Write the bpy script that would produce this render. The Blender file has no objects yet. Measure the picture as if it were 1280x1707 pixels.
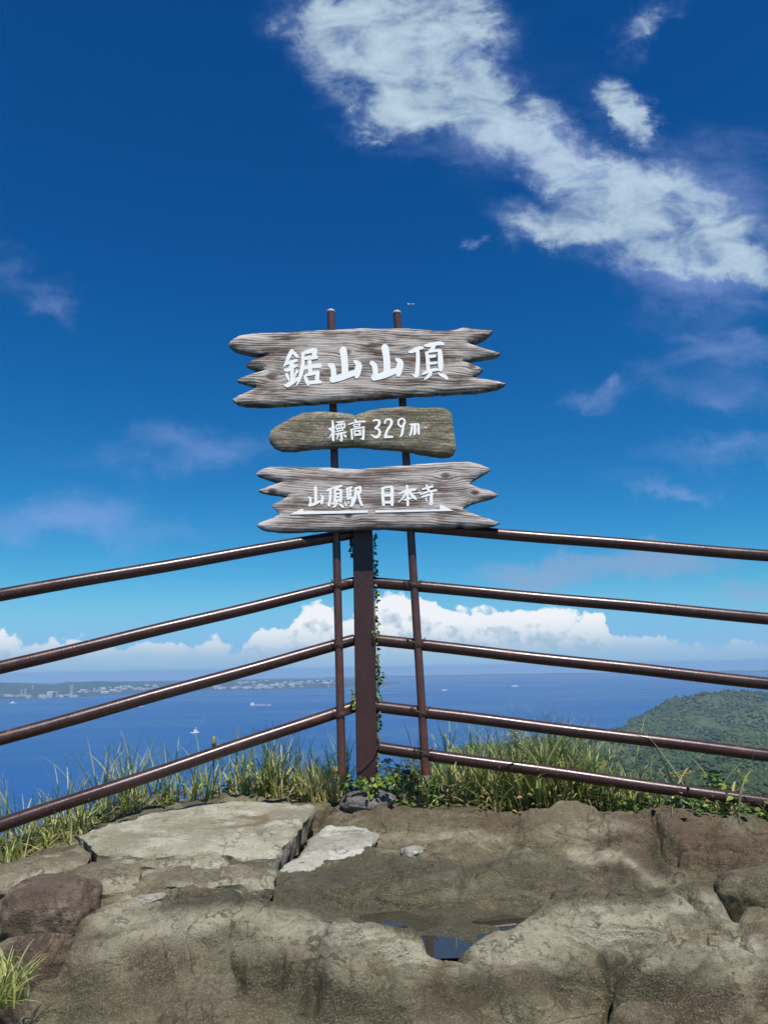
import bpy, math, random
import numpy as np
from mathutils import Vector, Matrix, geometry as mgeo

SC = bpy.context.scene
COL = SC.collection
R = math.radians
rnd = random.Random(7)

# ------------------------------------------------------------------ camera
F_PX, CX, CY = 1283.0, 640.0, 853.5          # focal length and centre, photograph pixels
PITCH, ROLL = 11.43, -1.0
cam_d = bpy.data.cameras.new('camera')
cam = bpy.data.objects.new('camera', cam_d)
COL.objects.link(cam)
SC.camera = cam
cam_d.sensor_fit = 'VERTICAL'
cam_d.sensor_height = 36.0
cam_d.lens = F_PX / 1707.0 * 36.0
cam_d.clip_start, cam_d.clip_end = 0.05, 300000.0
RM = Matrix.Rotation(R(90 + PITCH), 3, 'X') @ Matrix.Rotation(R(ROLL), 3, 'Z')
cam.matrix_world = RM.to_4x4()
SEA = -329.0

def ray(px, py):
    return RM @ Vector(((px - CX) / F_PX, -(py - CY) / F_PX, -1.0))
def at(px, py, y):
    "point seen at a photograph pixel, y metres ahead"
    d = ray(px, py); return d * (y / d.y)
def atz(px, py, z):
    d = ray(px, py); return d * (z / d.z)

# ------------------------------------------------------------------ sun, sky, exposure
SUN_EL, SUN_AZ = 63.0, 162.0                 # azimuth clockwise from +Y: behind the viewer, to the right
sv = Vector((math.sin(R(SUN_AZ)) * math.cos(R(SUN_EL)), math.cos(R(SUN_AZ)) * math.cos(R(SUN_EL)), math.sin(R(SUN_EL))))
sun_d = bpy.data.lights.new('sun', 'SUN')
sun_d.energy, sun_d.angle, sun_d.color = 5.0, R(0.5), (1.0, 0.955, 0.88)
sun = bpy.data.objects.new('sun', sun_d); COL.objects.link(sun)
sun.rotation_euler = sv.to_track_quat('Z', 'Y').to_euler()
SC.view_settings.view_transform = 'Standard'
SC.view_settings.look = 'None'
SC.view_settings.exposure = 0.25
SC.view_settings.gamma = 1.0
SC.view_settings.use_curve_mapping = False
SC.cycles.use_denoising = True
SC.cycles.denoiser = 'OPENIMAGEDENOISE'
SC.cycles.denoising_input_passes = 'RGB_ALBEDO_NORMAL'
SC.cycles.denoising_prefilter = 'ACCURATE'
SC.cycles.use_adaptive_sampling = True
SC.cycles.adaptive_threshold = 0.01
SC.cycles.sample_clamp_indirect = 3.0
SC.cycles.sample_clamp_direct = 6.0
SC.cycles.max_bounces = 5
SC.cycles.diffuse_bounces = 2
SC.cycles.glossy_bounces = 2
SC.cycles.volume_bounces = 0
SC.cycles.transparent_max_bounces = 16

class N:
    "arithmetic on node sockets"
    def __init__(s, nt, o): s.nt, s.o = nt, o
    def _m(s, op, *a, clamp=False):
        n = s.nt.nodes.new('ShaderNodeMath'); n.operation = op; n.use_clamp = clamp
        for i, v in enumerate((s,) + a):
            if isinstance(v, N): s.nt.links.new(v.o, n.inputs[i])
            else: n.inputs[i].default_value = v
        return N(s.nt, n.outputs[0])
    def __add__(s, b): return s._m('ADD', b)
    def __sub__(s, b): return s._m('SUBTRACT', b)
    def __mul__(s, b): return s._m('MULTIPLY', b)
    def __truediv__(s, b): return s._m('DIVIDE', b)
    __radd__ = __add__; __rmul__ = __mul__
    def rsub(s, a): return (s * -1.0) + a
    def max(s, b): return s._m('MAXIMUM', b)
    def min(s, b): return s._m('MINIMUM', b)
    def pow(s, b): return s._m('POWER', b)
    def abs(s): return s._m('ABSOLUTE')
    def clamp(s): return s._m('ADD', 0.0, clamp=True)
    def smooth(s, a, b, lo=0.0, hi=1.0):
        n = s.nt.nodes.new('ShaderNodeMapRange'); n.interpolation_type = 'SMOOTHSTEP'
        s.nt.links.new(s.o, n.inputs[0])
        for i, v in zip((1, 2, 3, 4), (a, b, lo, hi)): n.inputs[i].default_value = v
        return N(s.nt, n.outputs[0])

def node(nt, typ, **kw):
    n = nt.nodes.new(typ)
    for k, v in kw.items():
        if k == 'ins':
            for i, x in v.items():
                if isinstance(x, N): nt.links.new(x.o, n.inputs[i])
                elif hasattr(x, 'is_output'): nt.links.new(x, n.inputs[i])
                else: n.inputs[i].default_value = x
        else: setattr(n, k, v)
    return n
def noise(nt, vec, scale, detail=4.0, rough=0.55, dist=0.0, out=0):
    n = node(nt, 'ShaderNodeTexNoise', ins={'Vector': vec, 'Scale': scale, 'Detail': detail, 'Roughness': rough, 'Distortion': dist})
    return N(nt, n.outputs[out])
def comb(nt, x, y, z):
    return N(nt, node(nt, 'ShaderNodeCombineXYZ', ins={0: x, 1: y, 2: z}).outputs[0])
def sep(nt, v):
    n = node(nt, 'ShaderNodeSeparateXYZ', ins={0: v}); return [N(nt, o) for o in n.outputs]
def mixc(nt, f, a, b, blend='MIX'):
    n = node(nt, 'ShaderNodeMix', data_type='RGBA', blend_type=blend, ins={0: f})
    for idx, v in ((6, a), (7, b)):
        if isinstance(v, N): nt.links.new(v.o, n.inputs[idx])
        else: n.inputs[idx].default_value = (*v, 1.0) if len(v) == 3 else v
    return N(nt, n.outputs[2])

# world: Nishita sky with clouds placed by direction (u = x/y, v = z/y round the +Y axis)
W = bpy.data.worlds.new('World'); SC.world = W; W.use_nodes = True
nt = W.node_tree; nt.nodes.clear()
sky = node(nt, 'ShaderNodeTexSky', sky_type='NISHITA', sun_disc=False, sun_elevation=R(SUN_EL), sun_rotation=R(SUN_AZ),
           altitude=329.0, air_density=1.0, dust_density=0.2, ozone_density=3.0)
SKY_STRENGTH = 0.10
tc = node(nt, 'ShaderNodeTexCoord')
dx, dy, dz = sep(nt, N(nt, tc.outputs['Generated']))
front = dy.smooth(0.02, 0.15)
dys = dy.max(0.05)
u0, v0 = dx / dys, dz / dys
def uv_of(px, py):
    d = ray(px, py); return d.x / d.y, d.z / d.y
PXU = 1.0 / F_PX
def blobs(vec, items, spread=1.9):
    "soft ellipses: (px, py, half width, half height, tilt, weight), pixels of the photograph"
    m = None
    for (px, py, a, b, *rest) in items:
        ang = R(rest[0]) if rest else 0.0
        amp = rest[1] if len(rest) > 1 else 1.0
        uu, vv = uv_of(px, py)
        mp = node(nt, 'ShaderNodeMapping', vector_type='TEXTURE', ins={0: vec, 'Location': (uu, vv, 0), 'Rotation': (0, 0, -ang), 'Scale': (a * PXU * spread, b * PXU * spread, 1.0)})
        g = node(nt, 'ShaderNodeTexGradient', gradient_type='SPHERICAL', ins={0: mp.outputs[0]})
        if m is None: m = N(nt, g.outputs['Fac']) * amp
        else:
            n = node(nt, 'ShaderNodeMath', operation='MULTIPLY_ADD', ins={0: g.outputs['Fac'], 1: amp, 2: m}); m = N(nt, n.outputs[0])
    return m
pv = comb(nt, u0, v0, 0.0)
wc = node(nt, 'ShaderNodeTexNoise', ins={'Vector': pv, 'Scale': 10.0, 'Detail': 7.0, 'Roughness': 0.68})
wr, wg, _ = sep(nt, N(nt, wc.outputs['Color']))
pw = comb(nt, u0 + (wr - 0.5) * 0.15, v0 + (wg - 0.5) * 0.12, 0.0)

# high ragged cloud across the top right (angle: positive = falling to the right in the picture)
A = blobs(pw, [(740, 110, 230, 150, 25, .42), (960, 260, 230, 110, 24, .42), (1190, 390, 200, 110, 10, .5), (1110, 120, 120, 60, 30, .12), 
    (545, 35, 75, 75), (640, 85, 105, 90, 0, 1.1), (735, 60, 75, 80), (745, 160, 100, 65, 20), (625, 205, 60, 26, -10, .8),
    (840, 210, 110, 45, 28, .68), (960, 275, 100, 42, 25, .58), (1065, 330, 100, 40, 15, .72), (880, 365, 70, 26, 12, .85),
    (985, 365, 90, 28, 5, .8), (1085, 415, 110, 34, 8, .8), (1200, 390, 110, 48, 12, .52), (1245, 450, 80, 28, 10, .7), (840, 400, 26, 20, 20, .6),
    (1030, 160, 34, 26, 35, 1.2), (1064, 198, 30, 24, 40, 1.2), (1094, 228, 20, 20, 20, .8), (1095, 22, 70, 22, -25, .85), (1060, 70, 44, 20, -45, .65), (790, 20, 60, 60, 0, .4)], 2.15)
n1 = noise(nt, comb(nt, u0 * 1.0, v0 * 1.5, 1.7), 13.0, 8.0, 0.59, 0.5)
n2 = noise(nt, comb(nt, u0 * 0.8 + v0 * 0.5, v0 * 1.7 - u0 * 0.6, 4.0), 30.0, 6.0, 0.55, 1.4)
a_hi = (((A * 0.60).min(0.80) + (n1 - 0.5) * 1.45 + (n2 - 0.5) * 0.16 - 0.03) * A.smooth(0.0, 0.8)).smooth(-0.06, 1.26)
# thin veils and violet wisps lower down
Bm = blobs(pw, [
    (1230, 300, 120, 90, 0, .8), (870, 240, 130, 55, 25, .9), (1010, 280, 110, 50, 20, .7), (1170, 470, 120, 40, 10, .8), (780, 110, 90, 80, 0, .6), (700, 260, 120, 30, 10, .5), (980, 665, 60, 22, 0, .7), (1025, 635, 22, 10, 0, .6), (1190, 665, 80, 30, 10, .5), (1230, 745, 140, 26, 2, .8), (1150, 560, 110, 34, 24, .45),
    (1120, 822, 45, 12, 0, .7), (1080, 800, 160, 30, 0, .4), (340, 735, 130, 34, -6, .55), (110, 855, 180, 34, 0, .7), (330, 900, 110, 26, 0, .45), (40, 465, 90, 45, 25, .6),
    (100, 520, 50, 26, 45, .4), (840, 560, 200, 18, -8, .3), (785, 408, 16, 10, 20, .9), (1170, 480, 150, 40, 14, .4), (1060, 620, 160, 40, -8, .3), (1240, 640, 110, 40, 8, .35), (200, 760, 240, 50, 0, .3), (60, 880, 160, 40, 0, .4), (560, 830, 140, 30, 0, .3), (1245, 575, 70, 30, 10, .5)])
n3 = noise(nt, comb(nt, u0 * 0.6, v0 * 1.7, 9.0), 12.0, 7.0, 0.6, 0.5)
a_veil = (Bm * 0.75 + (n3 - 0.5) * 0.9 - 0.10).smooth(0.0, 0.9) * Bm.smooth(0.0, 0.5) * 0.50
# grey-violet bank on the right, just over the heaped cloud
Cm = blobs(pw, [(1000, 945, 150, 26, -3, .9), (890, 965, 90, 20, -4, .7), (1120, 945, 70, 22, 0, .6), (1250, 995, 60, 16, 0, .9), (230, 1010, 200, 16, -3, .3), (480, 990, 60, 12, 0, .4)])
a_grey = (Cm * 0.8 + (n3 - 0.5) * 0.8 - 0.08).smooth(0.0, 0.8) * Cm.smooth(0.05, 0.5) * 0.62

# heaped white cloud along the horizon: a density that billows, compared with itself a little way towards the sun
grp = bpy.data.node_groups.new('heap', 'ShaderNodeTree')
grp.interface.new_socket('U', in_out='INPUT', socket_type='NodeSocketFloat')
grp.interface.new_socket('V', in_out='INPUT', socket_type='NodeSocketFloat')
grp.interface.new_socket('D', in_out='OUTPUT', socket_type='NodeSocketFloat')
grp.interface.new_socket('S', in_out='OUTPUT', socket_type='NodeSocketFloat')
keep = nt; nt = grp
gi, go = nt.nodes.new('NodeGroupInput'), nt.nodes.new('NodeGroupOutput')
gu, gv = N(nt, gi.outputs[0]), N(nt, gi.outputs[1])
gp = comb(nt, gu, gv, 0.0)
gw = node(nt, 'ShaderNodeTexNoise', ins={'Vector': gp, 'Scale': 40.0, 'Detail': 3.0, 'Roughness': 0.6})
r1, r2, _ = sep(nt, N(nt, gw.outputs['Color']))
gu2, gv2 = gu + (r1 - 0.5) * 0.020, gv + (r2 - 0.5) * 0.016
TOPS = [(-60, 1050, .7), (15, 1044, .9), (35, 1062, .8), (80, 1060, .8), (140, 1057, .85), (190, 1072, .75), (240, 1066, .75), (300, 1058, .9), (322, 1074, .75), (345, 1056, .95), (375, 1062, .9), (395, 1080, .75), (425, 1046, .9), (450, 1042, 1.),
        (490, 1030, 1.), (515, 1000, 1.), (545, 1002, 1.), (575, 1024, 1.), (610, 1010, 1.), (640, 980, 1.), (690, 984, 1.), (740, 998, 1.), (775, 1010, 1.), (850, 1002, 1.), (900, 1004, 1.), (965, 1010, 1.), (1003, 1020, 1.), (1018, 1046, .8), (1075, 1048, .8), (1150, 1068, .62), (1245, 1063, .65), (1340, 1064, .65)]
U0, U1 = uv_of(-60, 1050)[0], uv_of(1340, 1050)[0]
V0, V1 = -0.02, 0.14
rp = node(nt, 'ShaderNodeValToRGB'); nt.links.new((gu2 * (1 / (U1 - U0)) - U0 / (U1 - U0)).o, rp.inputs[0])
rp.color_ramp.interpolation = 'CARDINAL'
els = rp.color_ramp.elements
for i, (px, py, s_) in enumerate(TOPS):
    uu, vv = uv_of(px, py); pos = (uu - U0) / (U1 - U0)
    e = els[0] if i == 0 else els[1] if i == 1 else els.new(pos)
    e.position = pos; e.color = ((vv - V0) / (V1 - V0), s_, 0, 1)
tv, ts, _ = sep(nt, N(nt, rp.outputs[0]))
H = ((tv * (V1 - V0) + V0 - gv2) * (F_PX / 34.0) + 0.30).min(1.0) * 1.15
def puff(scale, z, rough):
    n = node(nt, 'ShaderNodeTexVoronoi', feature='SMOOTH_F1', ins={'Vector': comb(nt, gu2, gv2 * 1.15, z), 'Scale': scale, 'Detail': 1.0, 'Roughness': rough, 'Smoothness': 0.35})
    return N(nt, n.outputs['Distance'])
p1 = puff(34.0, 0.3, 0.5); p2 = puff(90.0, 0.7, 0.55)
D = H - (p1 - 0.40) * 0.62 - (p2 - 0.38) * 0.34 - 0.22
nt.links.new(D.o, go.inputs[0]); nt.links.new(ts.o, go.inputs[1])
nt = keep
def heap(u, v):
    g = nt.nodes.new('ShaderNodeGroup'); g.node_tree = grp
    nt.links.new(u.o, g.inputs[0]); nt.links.new(v.o, g.inputs[1])
    return N(nt, g.outputs[0]), N(nt, g.outputs[1])
d0, dens = heap(u0, v0)
d1, _ = heap(u0 + 0.006, v0 + 0.014)
a_heap = d0.smooth(-0.02, 0.24) * dens.smooth(0.4, 1.0, 0.42, 0.92)
vbase = uv_of(700, 1105)[1]
body = (v0 - vbase).smooth(-0.002, 0.060)                     # flat, hazy bases
a_heap = a_heap * (v0 - vbase).smooth(-0.012, 0.03, 0.25, 1.0)
lit = ((d0 - d1) * 2.2 + 0.66).clamp()
heap_col = mixc(nt, lit, (0.50, 0.62, 0.74), (0.96, 0.98, 1.0))
heap_col = mixc(nt, body, (0.36, 0.53, 0.70), heap_col)
# low grey-blue layer under the heaps
Lw = noise(nt, comb(nt, u0 * 0.5, v0 * 3.5, 2.2), 16.0, 6.0, 0.6, 0.2)
vl = v0 - uv_of(640, 1122)[1]
a_low = vl.smooth(0.062, 0.018) * ((Lw - 0.38) * 1.6 + vl.smooth(0.05, 0.0) * 0.55).clamp() * 0.78

# the photograph's deep blue: the sky's own colour, richer
K = 1.0 / SKY_STRENGTH
sr, sg_, sb = sep(nt, N(nt, sky.outputs[0]))
skyc = comb(nt, (sr * SKY_STRENGTH).pow(2.4) * (1.05 * K), (sg_ * SKY_STRENGTH).pow(1.38) * (0.96 * K), (sb * SKY_STRENGTH).pow(1.08) * (1.02 * K))
K = 1.0 / SKY_STRENGTH
def cc(r, g, b): return (r * K, g * K, b * K)
def scale_col(c, k): return mixc(nt, 1.0, c, (k, k, k), 'MULTIPLY')
skyc = mixc(nt, vl.smooth(0.13, 0.03) * front * 0.8, skyc, cc(0.17, 0.44, 0.79))
c = mixc(nt, a_veil * front, skyc, cc(0.30, 0.40, 0.76))
a_hi = a_hi * 0.97
hi_c = mixc(nt, a_hi.smooth(0.05, 0.75), cc(0.20, 0.30, 0.60), cc(0.60, 0.75, 0.85))
c = mixc(nt, a_hi * 0.88 * front, c, hi_c)
c = mixc(nt, a_grey * front, c, cc(0.27, 0.38, 0.60))
c = mixc(nt, a_low * front, c, cc(0.31, 0.49, 0.67))
hc = node(nt, 'ShaderNodeVectorMath', operation='SCALE', ins={0: heap_col, 'Scale': K * 0.92})
c = mixc(nt, a_heap * front, c, N(nt, hc.outputs[0]))
SKY_OUT = 0.088
bg = node(nt, 'ShaderNodeBackground', ins={'Color': c, 'Strength': SKY_OUT})
bg0 = node(nt, 'ShaderNodeBackground', ins={'Color': skyc, 'Strength': SKY_OUT})
mx = node(nt, 'ShaderNodeMixShader', ins={0: dy._m('GREATER_THAN', 0.02), 1: bg0.outputs[0], 2: bg.outputs[0]})
wo = node(nt, 'ShaderNodeOutputWorld'); nt.links.new(mx.outputs[0], wo.inputs[0])
W.cycles.sampling_method = 'MANUAL'; W.cycles.sample_map_resolution = 512
# ------------------------------------------------------------------ numpy noise
_rs = np.random.RandomState(11)
_perm = np.concatenate([_rs.permutation(256)] * 3).astype(np.int32)
_g = _rs.normal(size=(256, 3)); _g /= np.linalg.norm(_g, axis=1)[:, None]
def perlin(p):
    p = np.asarray(p, float); i = np.floor(p).astype(np.int64); f = p - i; i &= 255
    w = f * f * f * (f * (f * 6 - 15) + 10)
    out = np.zeros(len(p))
    for a in (0, 1):
        for b in (0, 1):
            for c in (0, 1):
                h = _perm[_perm[_perm[(i[:, 0] + a) & 255] + ((i[:, 1] + b) & 255)] + ((i[:, 2] + c) & 255)]
                d = ((f - (a, b, c)) * _g[h & 255]).sum(1)
                out += d * (w[:, 0] if a else 1 - w[:, 0]) * (w[:, 1] if b else 1 - w[:, 1]) * (w[:, 2] if c else 1 - w[:, 2])
    return out * 1.5
def fbm(p, scale=1.0, octaves=5, rough=0.5, ridged=False):
    p = np.asarray(p, float) * scale; a, s, t = 1.0, 0, 0
    for o in range(octaves):
        n = perlin(p + o * 17.3)
        s = s + a * ((1 - 2 * np.abs(n)) if ridged else n); t += a
        a *= rough; p = p * 2.03
    return s / t
def sstep(x, a, b):
    t = np.clip((x - a) / (b - a), 0, 1); return t * t * (3 - 2 * t)

# ------------------------------------------------------------------ object helpers
def link(o, parent=None):
    COL.objects.link(o)
    if parent: o.parent = parent
    return o
def tag(o, label=None, cat=None, group=None, kind=None):
    if label: o['label'] = label
    if cat: o['category'] = cat
    if group: o['group'] = group
    if kind: o['kind'] = kind
    return o
def empty(name, loc=(0, 0, 0), label=None, cat=None, group=None):
    o = bpy.data.objects.new(name, None); o.location = loc; o.empty_display_size = 0.1
    link(o); return tag(o, label, cat, group)
def mesh_obj(name, verts, faces, mat, parent=None, smooth=False, attrs=None, origin=None):
    "one mesh object; vertices are given in world space, origin moves its pivot"
    v = np.asarray(verts, float).reshape(-1, 3)
    off = Vector((0, 0, 0))
    if parent is not None:
        p = parent
        while p: off += p.location; p = p.parent
    o_loc = Vector(origin) if origin is not None else off
    v = v - np.array(o_loc)
    me = bpy.data.meshes.new(name)
    if isinstance(faces, np.ndarray):
        nf, k = faces.shape
        me.vertices.add(len(v)); me.vertices.foreach_set('co', v.ravel())
        me.loops.add(nf * k); me.loops.foreach_set('vertex_index', faces.ravel().astype(np.int32))
        me.polygons.add(nf); me.polygons.foreach_set('loop_start', np.arange(nf, dtype=np.int32) * k)
        me.update(calc_edges=True)
    else:
        me.from_pydata([tuple(x) for x in v], [], faces)
    if smooth: me.polygons.foreach_set('use_smooth', np.ones(len(me.polygons), bool))
    for an, av in (attrs or {}).items():
        av = np.asarray(av, float)
        if av.ndim == 1:
            a = me.attributes.new(an, 'FLOAT', 'POINT'); a.data.foreach_set('value', av)
        else:
            a = me.attributes.new(an, 'FLOAT_COLOR', 'POINT')
            a.data.foreach_set('color', np.concatenate([av, np.ones((len(av), 1))], 1).ravel())
    me.validate(); me.update()
    if mat: me.materials.append(mat)
    o = bpy.data.objects.new(name, me)
    link(o, parent)
    o.location = o_loc - off if parent is not None else o_loc
    return o

class MB:
    "collects shapes into one mesh"
    def __init__(s): s.v, s.f = [], []
    def add(s, v, f):
        b = len(s.v); s.v += [tuple(x) for x in v]; s.f += [tuple(i + b for i in q) for q in f]; return s
    def box(s, c, size, rot=None):
        M = rot or Matrix.Identity(3); c = Vector(c)
        v = [c + M @ Vector((x * size[0] / 2, y * size[1] / 2, z * size[2] / 2)) for x in (-1, 1) for y in (-1, 1) for z in (-1, 1)]
        return s.add(v, [(0, 1, 3, 2), (4, 6, 7, 5), (0, 4, 5, 1), (2, 3, 7, 6), (0, 2, 6, 4), (1, 5, 7, 3)])
    def tube(s, pts, rad, n=10, caps=True):
        pts = [Vector(p) for p in pts]; m = len(pts)
        rad = rad if hasattr(rad, '__len__') else [rad] * m
        up = None; rings = []
        for i, p in enumerate(pts):
            t = (pts[min(i + 1, m - 1)] - pts[max(i - 1, 0)]).normalized()
            if up is None: up = t.orthogonal().normalized()
            up = (up - t * up.dot(t)).normalized(); w = t.cross(up)
            rings.append([p + (up * math.cos(2 * math.pi * k / n) + w * math.sin(2 * math.pi * k / n)) * rad[i] for k in range(n)])
        v = [q for r in rings for q in r]
        f = [(i * n + k, i * n + (k + 1) % n, (i + 1) * n + (k + 1) % n, (i + 1) * n + k) for i in range(m - 1) for k in range(n)]
        if caps: f += [tuple(range(n - 1, -1, -1)), tuple((m - 1) * n + k for k in range(n))]
        return s.add(v, f)
    def prism(s, poly, a, b):
        "polygon of 3D points swept from offset vector a to b"
        n = len(poly); v = [Vector(p) + Vector(a) for p in poly] + [Vector(p) + Vector(b) for p in poly]
        return s.add(v, [tuple(range(n)), tuple(range(2 * n - 1, n - 1, -1))] + [(i, i + n, (i + 1) % n + n, (i + 1) % n) for i in range(n)])
    def build(s, name, mat, parent=None, smooth=False, origin=None):
        return mesh_obj(name, s.v, s.f, mat, parent, smooth, origin=origin)

def auto_smooth(o, deg=35):
    me = o.data
    me.polygons.foreach_set('use_smooth', np.ones(len(me.polygons), bool))
    me.set_sharp_from_angle(angle=R(deg))
    return o

# ------------------------------------------------------------------ materials
def mat(name, base=(0.5, 0.5, 0.5), rough=0.6, spec=0.5, metal=0.0):
    m = bpy.data.materials.new(name); m.use_nodes = True
    b = m.node_tree.nodes['Principled BSDF']
    b.inputs['Base Color'].default_value = (*base, 1); b.inputs['Roughness'].default_value = rough
    b.inputs['Specular IOR Level'].default_value = spec; b.inputs['Metallic'].default_value = metal
    return m, m.node_tree, b
def setc(nt, b, c): nt.links.new(c.o, b.inputs['Base Color'])
def bump(nt, b, h, strength=0.5, dist=0.01):
    n = node(nt, 'ShaderNodeBump', ins={'Strength': strength, 'Distance': dist, 'Height': h})
    nt.links.new(n.outputs[0], b.inputs['Normal'])
def objco(nt):
    return N(nt, node(nt, 'ShaderNodeTexCoord').outputs['Object'])
def mapped(nt, v, sc=(1, 1, 1), loc=(0, 0, 0), rot=(0, 0, 0)):
    return N(nt, node(nt, 'ShaderNodeMapping', ins={0: v, 'Location': loc, 'Rotation': rot, 'Scale': sc}).outputs[0])
def attr(nt, name):
    n = node(nt, 'ShaderNodeAttribute', attribute_name=name); return n
def fattr(nt, name): return N(nt, attr(nt, name).outputs['Fac'])

def painted_metal(name, base, rust=True):
    m, nt, b = mat(name, base, 0.3, 0.5)
    p = objco(nt)
    n1 = noise(nt, p, 30, 5, 0.6); n2 = noise(nt, p, 220, 3, 0.6); n3 = noise(nt, p, 9, 4, 0.6)
    c = mixc(nt, n1.smooth(0.35, 0.7), base, tuple(x * 1.35 for x in base))
    if rust:
        c = mixc(nt, (n2 * 0.4 + n3 * 0.6).smooth(0.60, 0.645), c, (0.17, 0.045, 0.018))
        c = mixc(nt, noise(nt, p, 130, 2, 0.5).smooth(0.71, 0.75) * 0.6, c, (0.35, 0.30, 0.26))
    setc(nt, b, c)
    nt.links.new(n3.smooth(0.3, 0.75, 0.24, 0.38).o, b.inputs['Roughness'])
    bump(nt, b, n1 * 0.5 + n2 * 0.35, 0.35, 0.0025)
    return m
M_PAINT = painted_metal('brown_paint', (0.037, 0.0155, 0.0135))
M_POLE = painted_metal('brown_pole_paint', (0.075, 0.033, 0.026))

def post_paint():
    m, nt, b = mat('post_paint', (0.045, 0.017, 0.015), 0.42, 0.5)
    p = objco(nt)
    n1 = noise(nt, p, 120, 3, 0.55, 0.4); n2 = noise(nt, p, 170, 3); n3 = noise(nt, mapped(nt, p, (1, 1, 0.4)), 14, 5, 0.6)
    blist = n1.smooth(0.52, 0.64)
    c = mixc(nt, n3.smooth(0.35, 0.7), (0.050, 0.019, 0.016), (0.033, 0.013, 0.012))
    c = mixc(nt, n2.smooth(0.66, 0.72) * 0.7, c, (0.12, 0.065, 0.05))
    setc(nt, b, c)
    bump(nt, b, blist * 0.7 + n2 * 0.3, 0.35, 0.002)
    return m
M_POST = post_paint()

def wood(name, light, dark, moss, seed, grain=1.0, knots=()):
    m, nt, b = mat(name, light, 0.85, 0.2)
    p = objco(nt)
    x, y, z = sep(nt, p)
    # the grain bends round knots and drifts along the plank
    w = noise(nt, mapped(nt, p, (2.2, 2.2, 5.0), (seed, 0, 0)), 1.0, 3, 0.5)
    zz = z + (w - 0.5) * 0.06 + x * 0.045
    kn = None
    for kx, kz, ks in knots:
        ex, ez = x - kx, (z - kz) * 1.5
        d2 = (ex * ex + ez * ez) * (1 / ks ** 2)
        e = N(nt, node(nt, 'ShaderNodeMath', operation='EXPONENT', ins={0: d2 * -1.0}).outputs[0])
        zz = zz - (z - kz) * e * 0.85
        k1 = d2.smooth(0.30, 0.02); kn = k1 if kn is None else kn + k1
    q = comb(nt, x * 0.9, y * 1.2, zz * 44.0)
    fine = noise(nt, q, 2.6 * grain, 8, 0.72, 0.35)
    fine2 = noise(nt, comb(nt, x * 2.0, y * 2, zz * 110.0), 2.2, 4, 0.6)
    ring = node(nt, 'ShaderNodeTexWave', wave_type='BANDS', bands_direction='Z', ins={'Vector': comb(nt, x * 0.25, y, zz * 1.0), 'Scale': 26.0, 'Distortion': 2.6, 'Detail': 4.0, 'Detail Scale': 1.6, 'Detail Roughness': 0.65})
    rg = N(nt, ring.outputs['Fac'])
    wear = noise(nt, mapped(nt, p, (1.8, 1, 6.5), (seed * 3, 0, 0)), 2.4, 5, 0.62)
    g = (fine * 0.68 + fine2 * 0.26 + rg * 0.12)
    f = (g + (wear - 0.5) * 1.1).smooth(0.36, 0.62)
    c = mixc(nt, f, dark, light)
    c = mixc(nt, fine2.smooth(0.49, 0.36) * 0.9, c, tuple(0.22 * k for k in dark))
    brown = noise(nt, mapped(nt, p, (2.5, 1, 10.0), (seed * 5, 2, 0)), 2.2, 5, 0.6).smooth(0.54, 0.70)
    c = mixc(nt, brown * 0.6, c, (0.095, 0.066, 0.054))
    if moss:
        c = mixc(nt, noise(nt, mapped(nt, p, (1, 1, 2.2)), 30.0, 6, 0.72, 0.8).smooth(0.44, 0.60) * 0.75, c, dark)
        mo = noise(nt, p, 9.0, 5, 0.65).smooth(0.36, 0.62)
        c = mixc(nt, mo * moss, c, (0.155, 0.140, 0.078))
        c = mixc(nt, noise(nt, p, 160.0, 4, 0.65).smooth(0.55, 0.68) * 0.55, c, (0.32, 0.31, 0.22))
    if kn is not None: c = mixc(nt, (kn * (fine * 1.1 + 0.25)).clamp(), c, (0.045, 0.026, 0.02))
    # green growth on the underside edge
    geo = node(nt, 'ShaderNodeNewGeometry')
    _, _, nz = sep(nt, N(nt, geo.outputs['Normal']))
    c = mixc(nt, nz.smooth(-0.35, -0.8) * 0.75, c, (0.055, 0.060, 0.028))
    setc(nt, b, c)
    bump(nt, b, (g + fine2 * 0.5) if not moss else (noise(nt, p, 34.0, 6, 0.7, 0.6) * 1.4 + g * 0.35), 0.8, 0.006)
    return m
M_WOOD_A = wood('weathered_wood', (0.55, 0.49, 0.437), (0.125, 0.088, 0.068), 0.0, 1.3, 1.0, ((-.09, .055, .055), (.24, .04, .07), (.47, -.02, .05), (-.42, -.05, .06)))
M_WOOD_B = wood('mossy_wood', (0.40, 0.355, 0.27), (0.10, 0.08, 0.056), 0.38, 4.1, 0.8)
M_WOOD_C = wood('grey_wood', (0.53, 0.472, 0.438), (0.16, 0.118, 0.098), 0.0, 8.7, 1.0, ((.425, .008, .045), (.30, .085, .05), (.17, .02, .03), (-.12, -.085, .04), (-.45, .03, .05)))

def letter_paint():
    m, nt, b = mat('white_letter_paint', (0.8, 0.8, 0.77), 0.5, 0.4)
    p = objco(nt)
    c = mixc(nt, noise(nt, p, 60, 5, 0.7).smooth(0.55, 0.8) * 0.5, (0.88, 0.88, 0.85), (0.70, 0.68, 0.64))
    x, y, z = sep(nt, p)
    c = mixc(nt, noise(nt, comb(nt, x * 30, y * 30, z * 110), 1.6, 5, 0.7).smooth(0.63, 0.69) * 0.55, c, (0.40, 0.35, 0.31))
    setc(nt, b, c); bump(nt, b, noise(nt, p, 90, 4), 0.3, 0.002)
    return m
M_WHITE = letter_paint()

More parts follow.
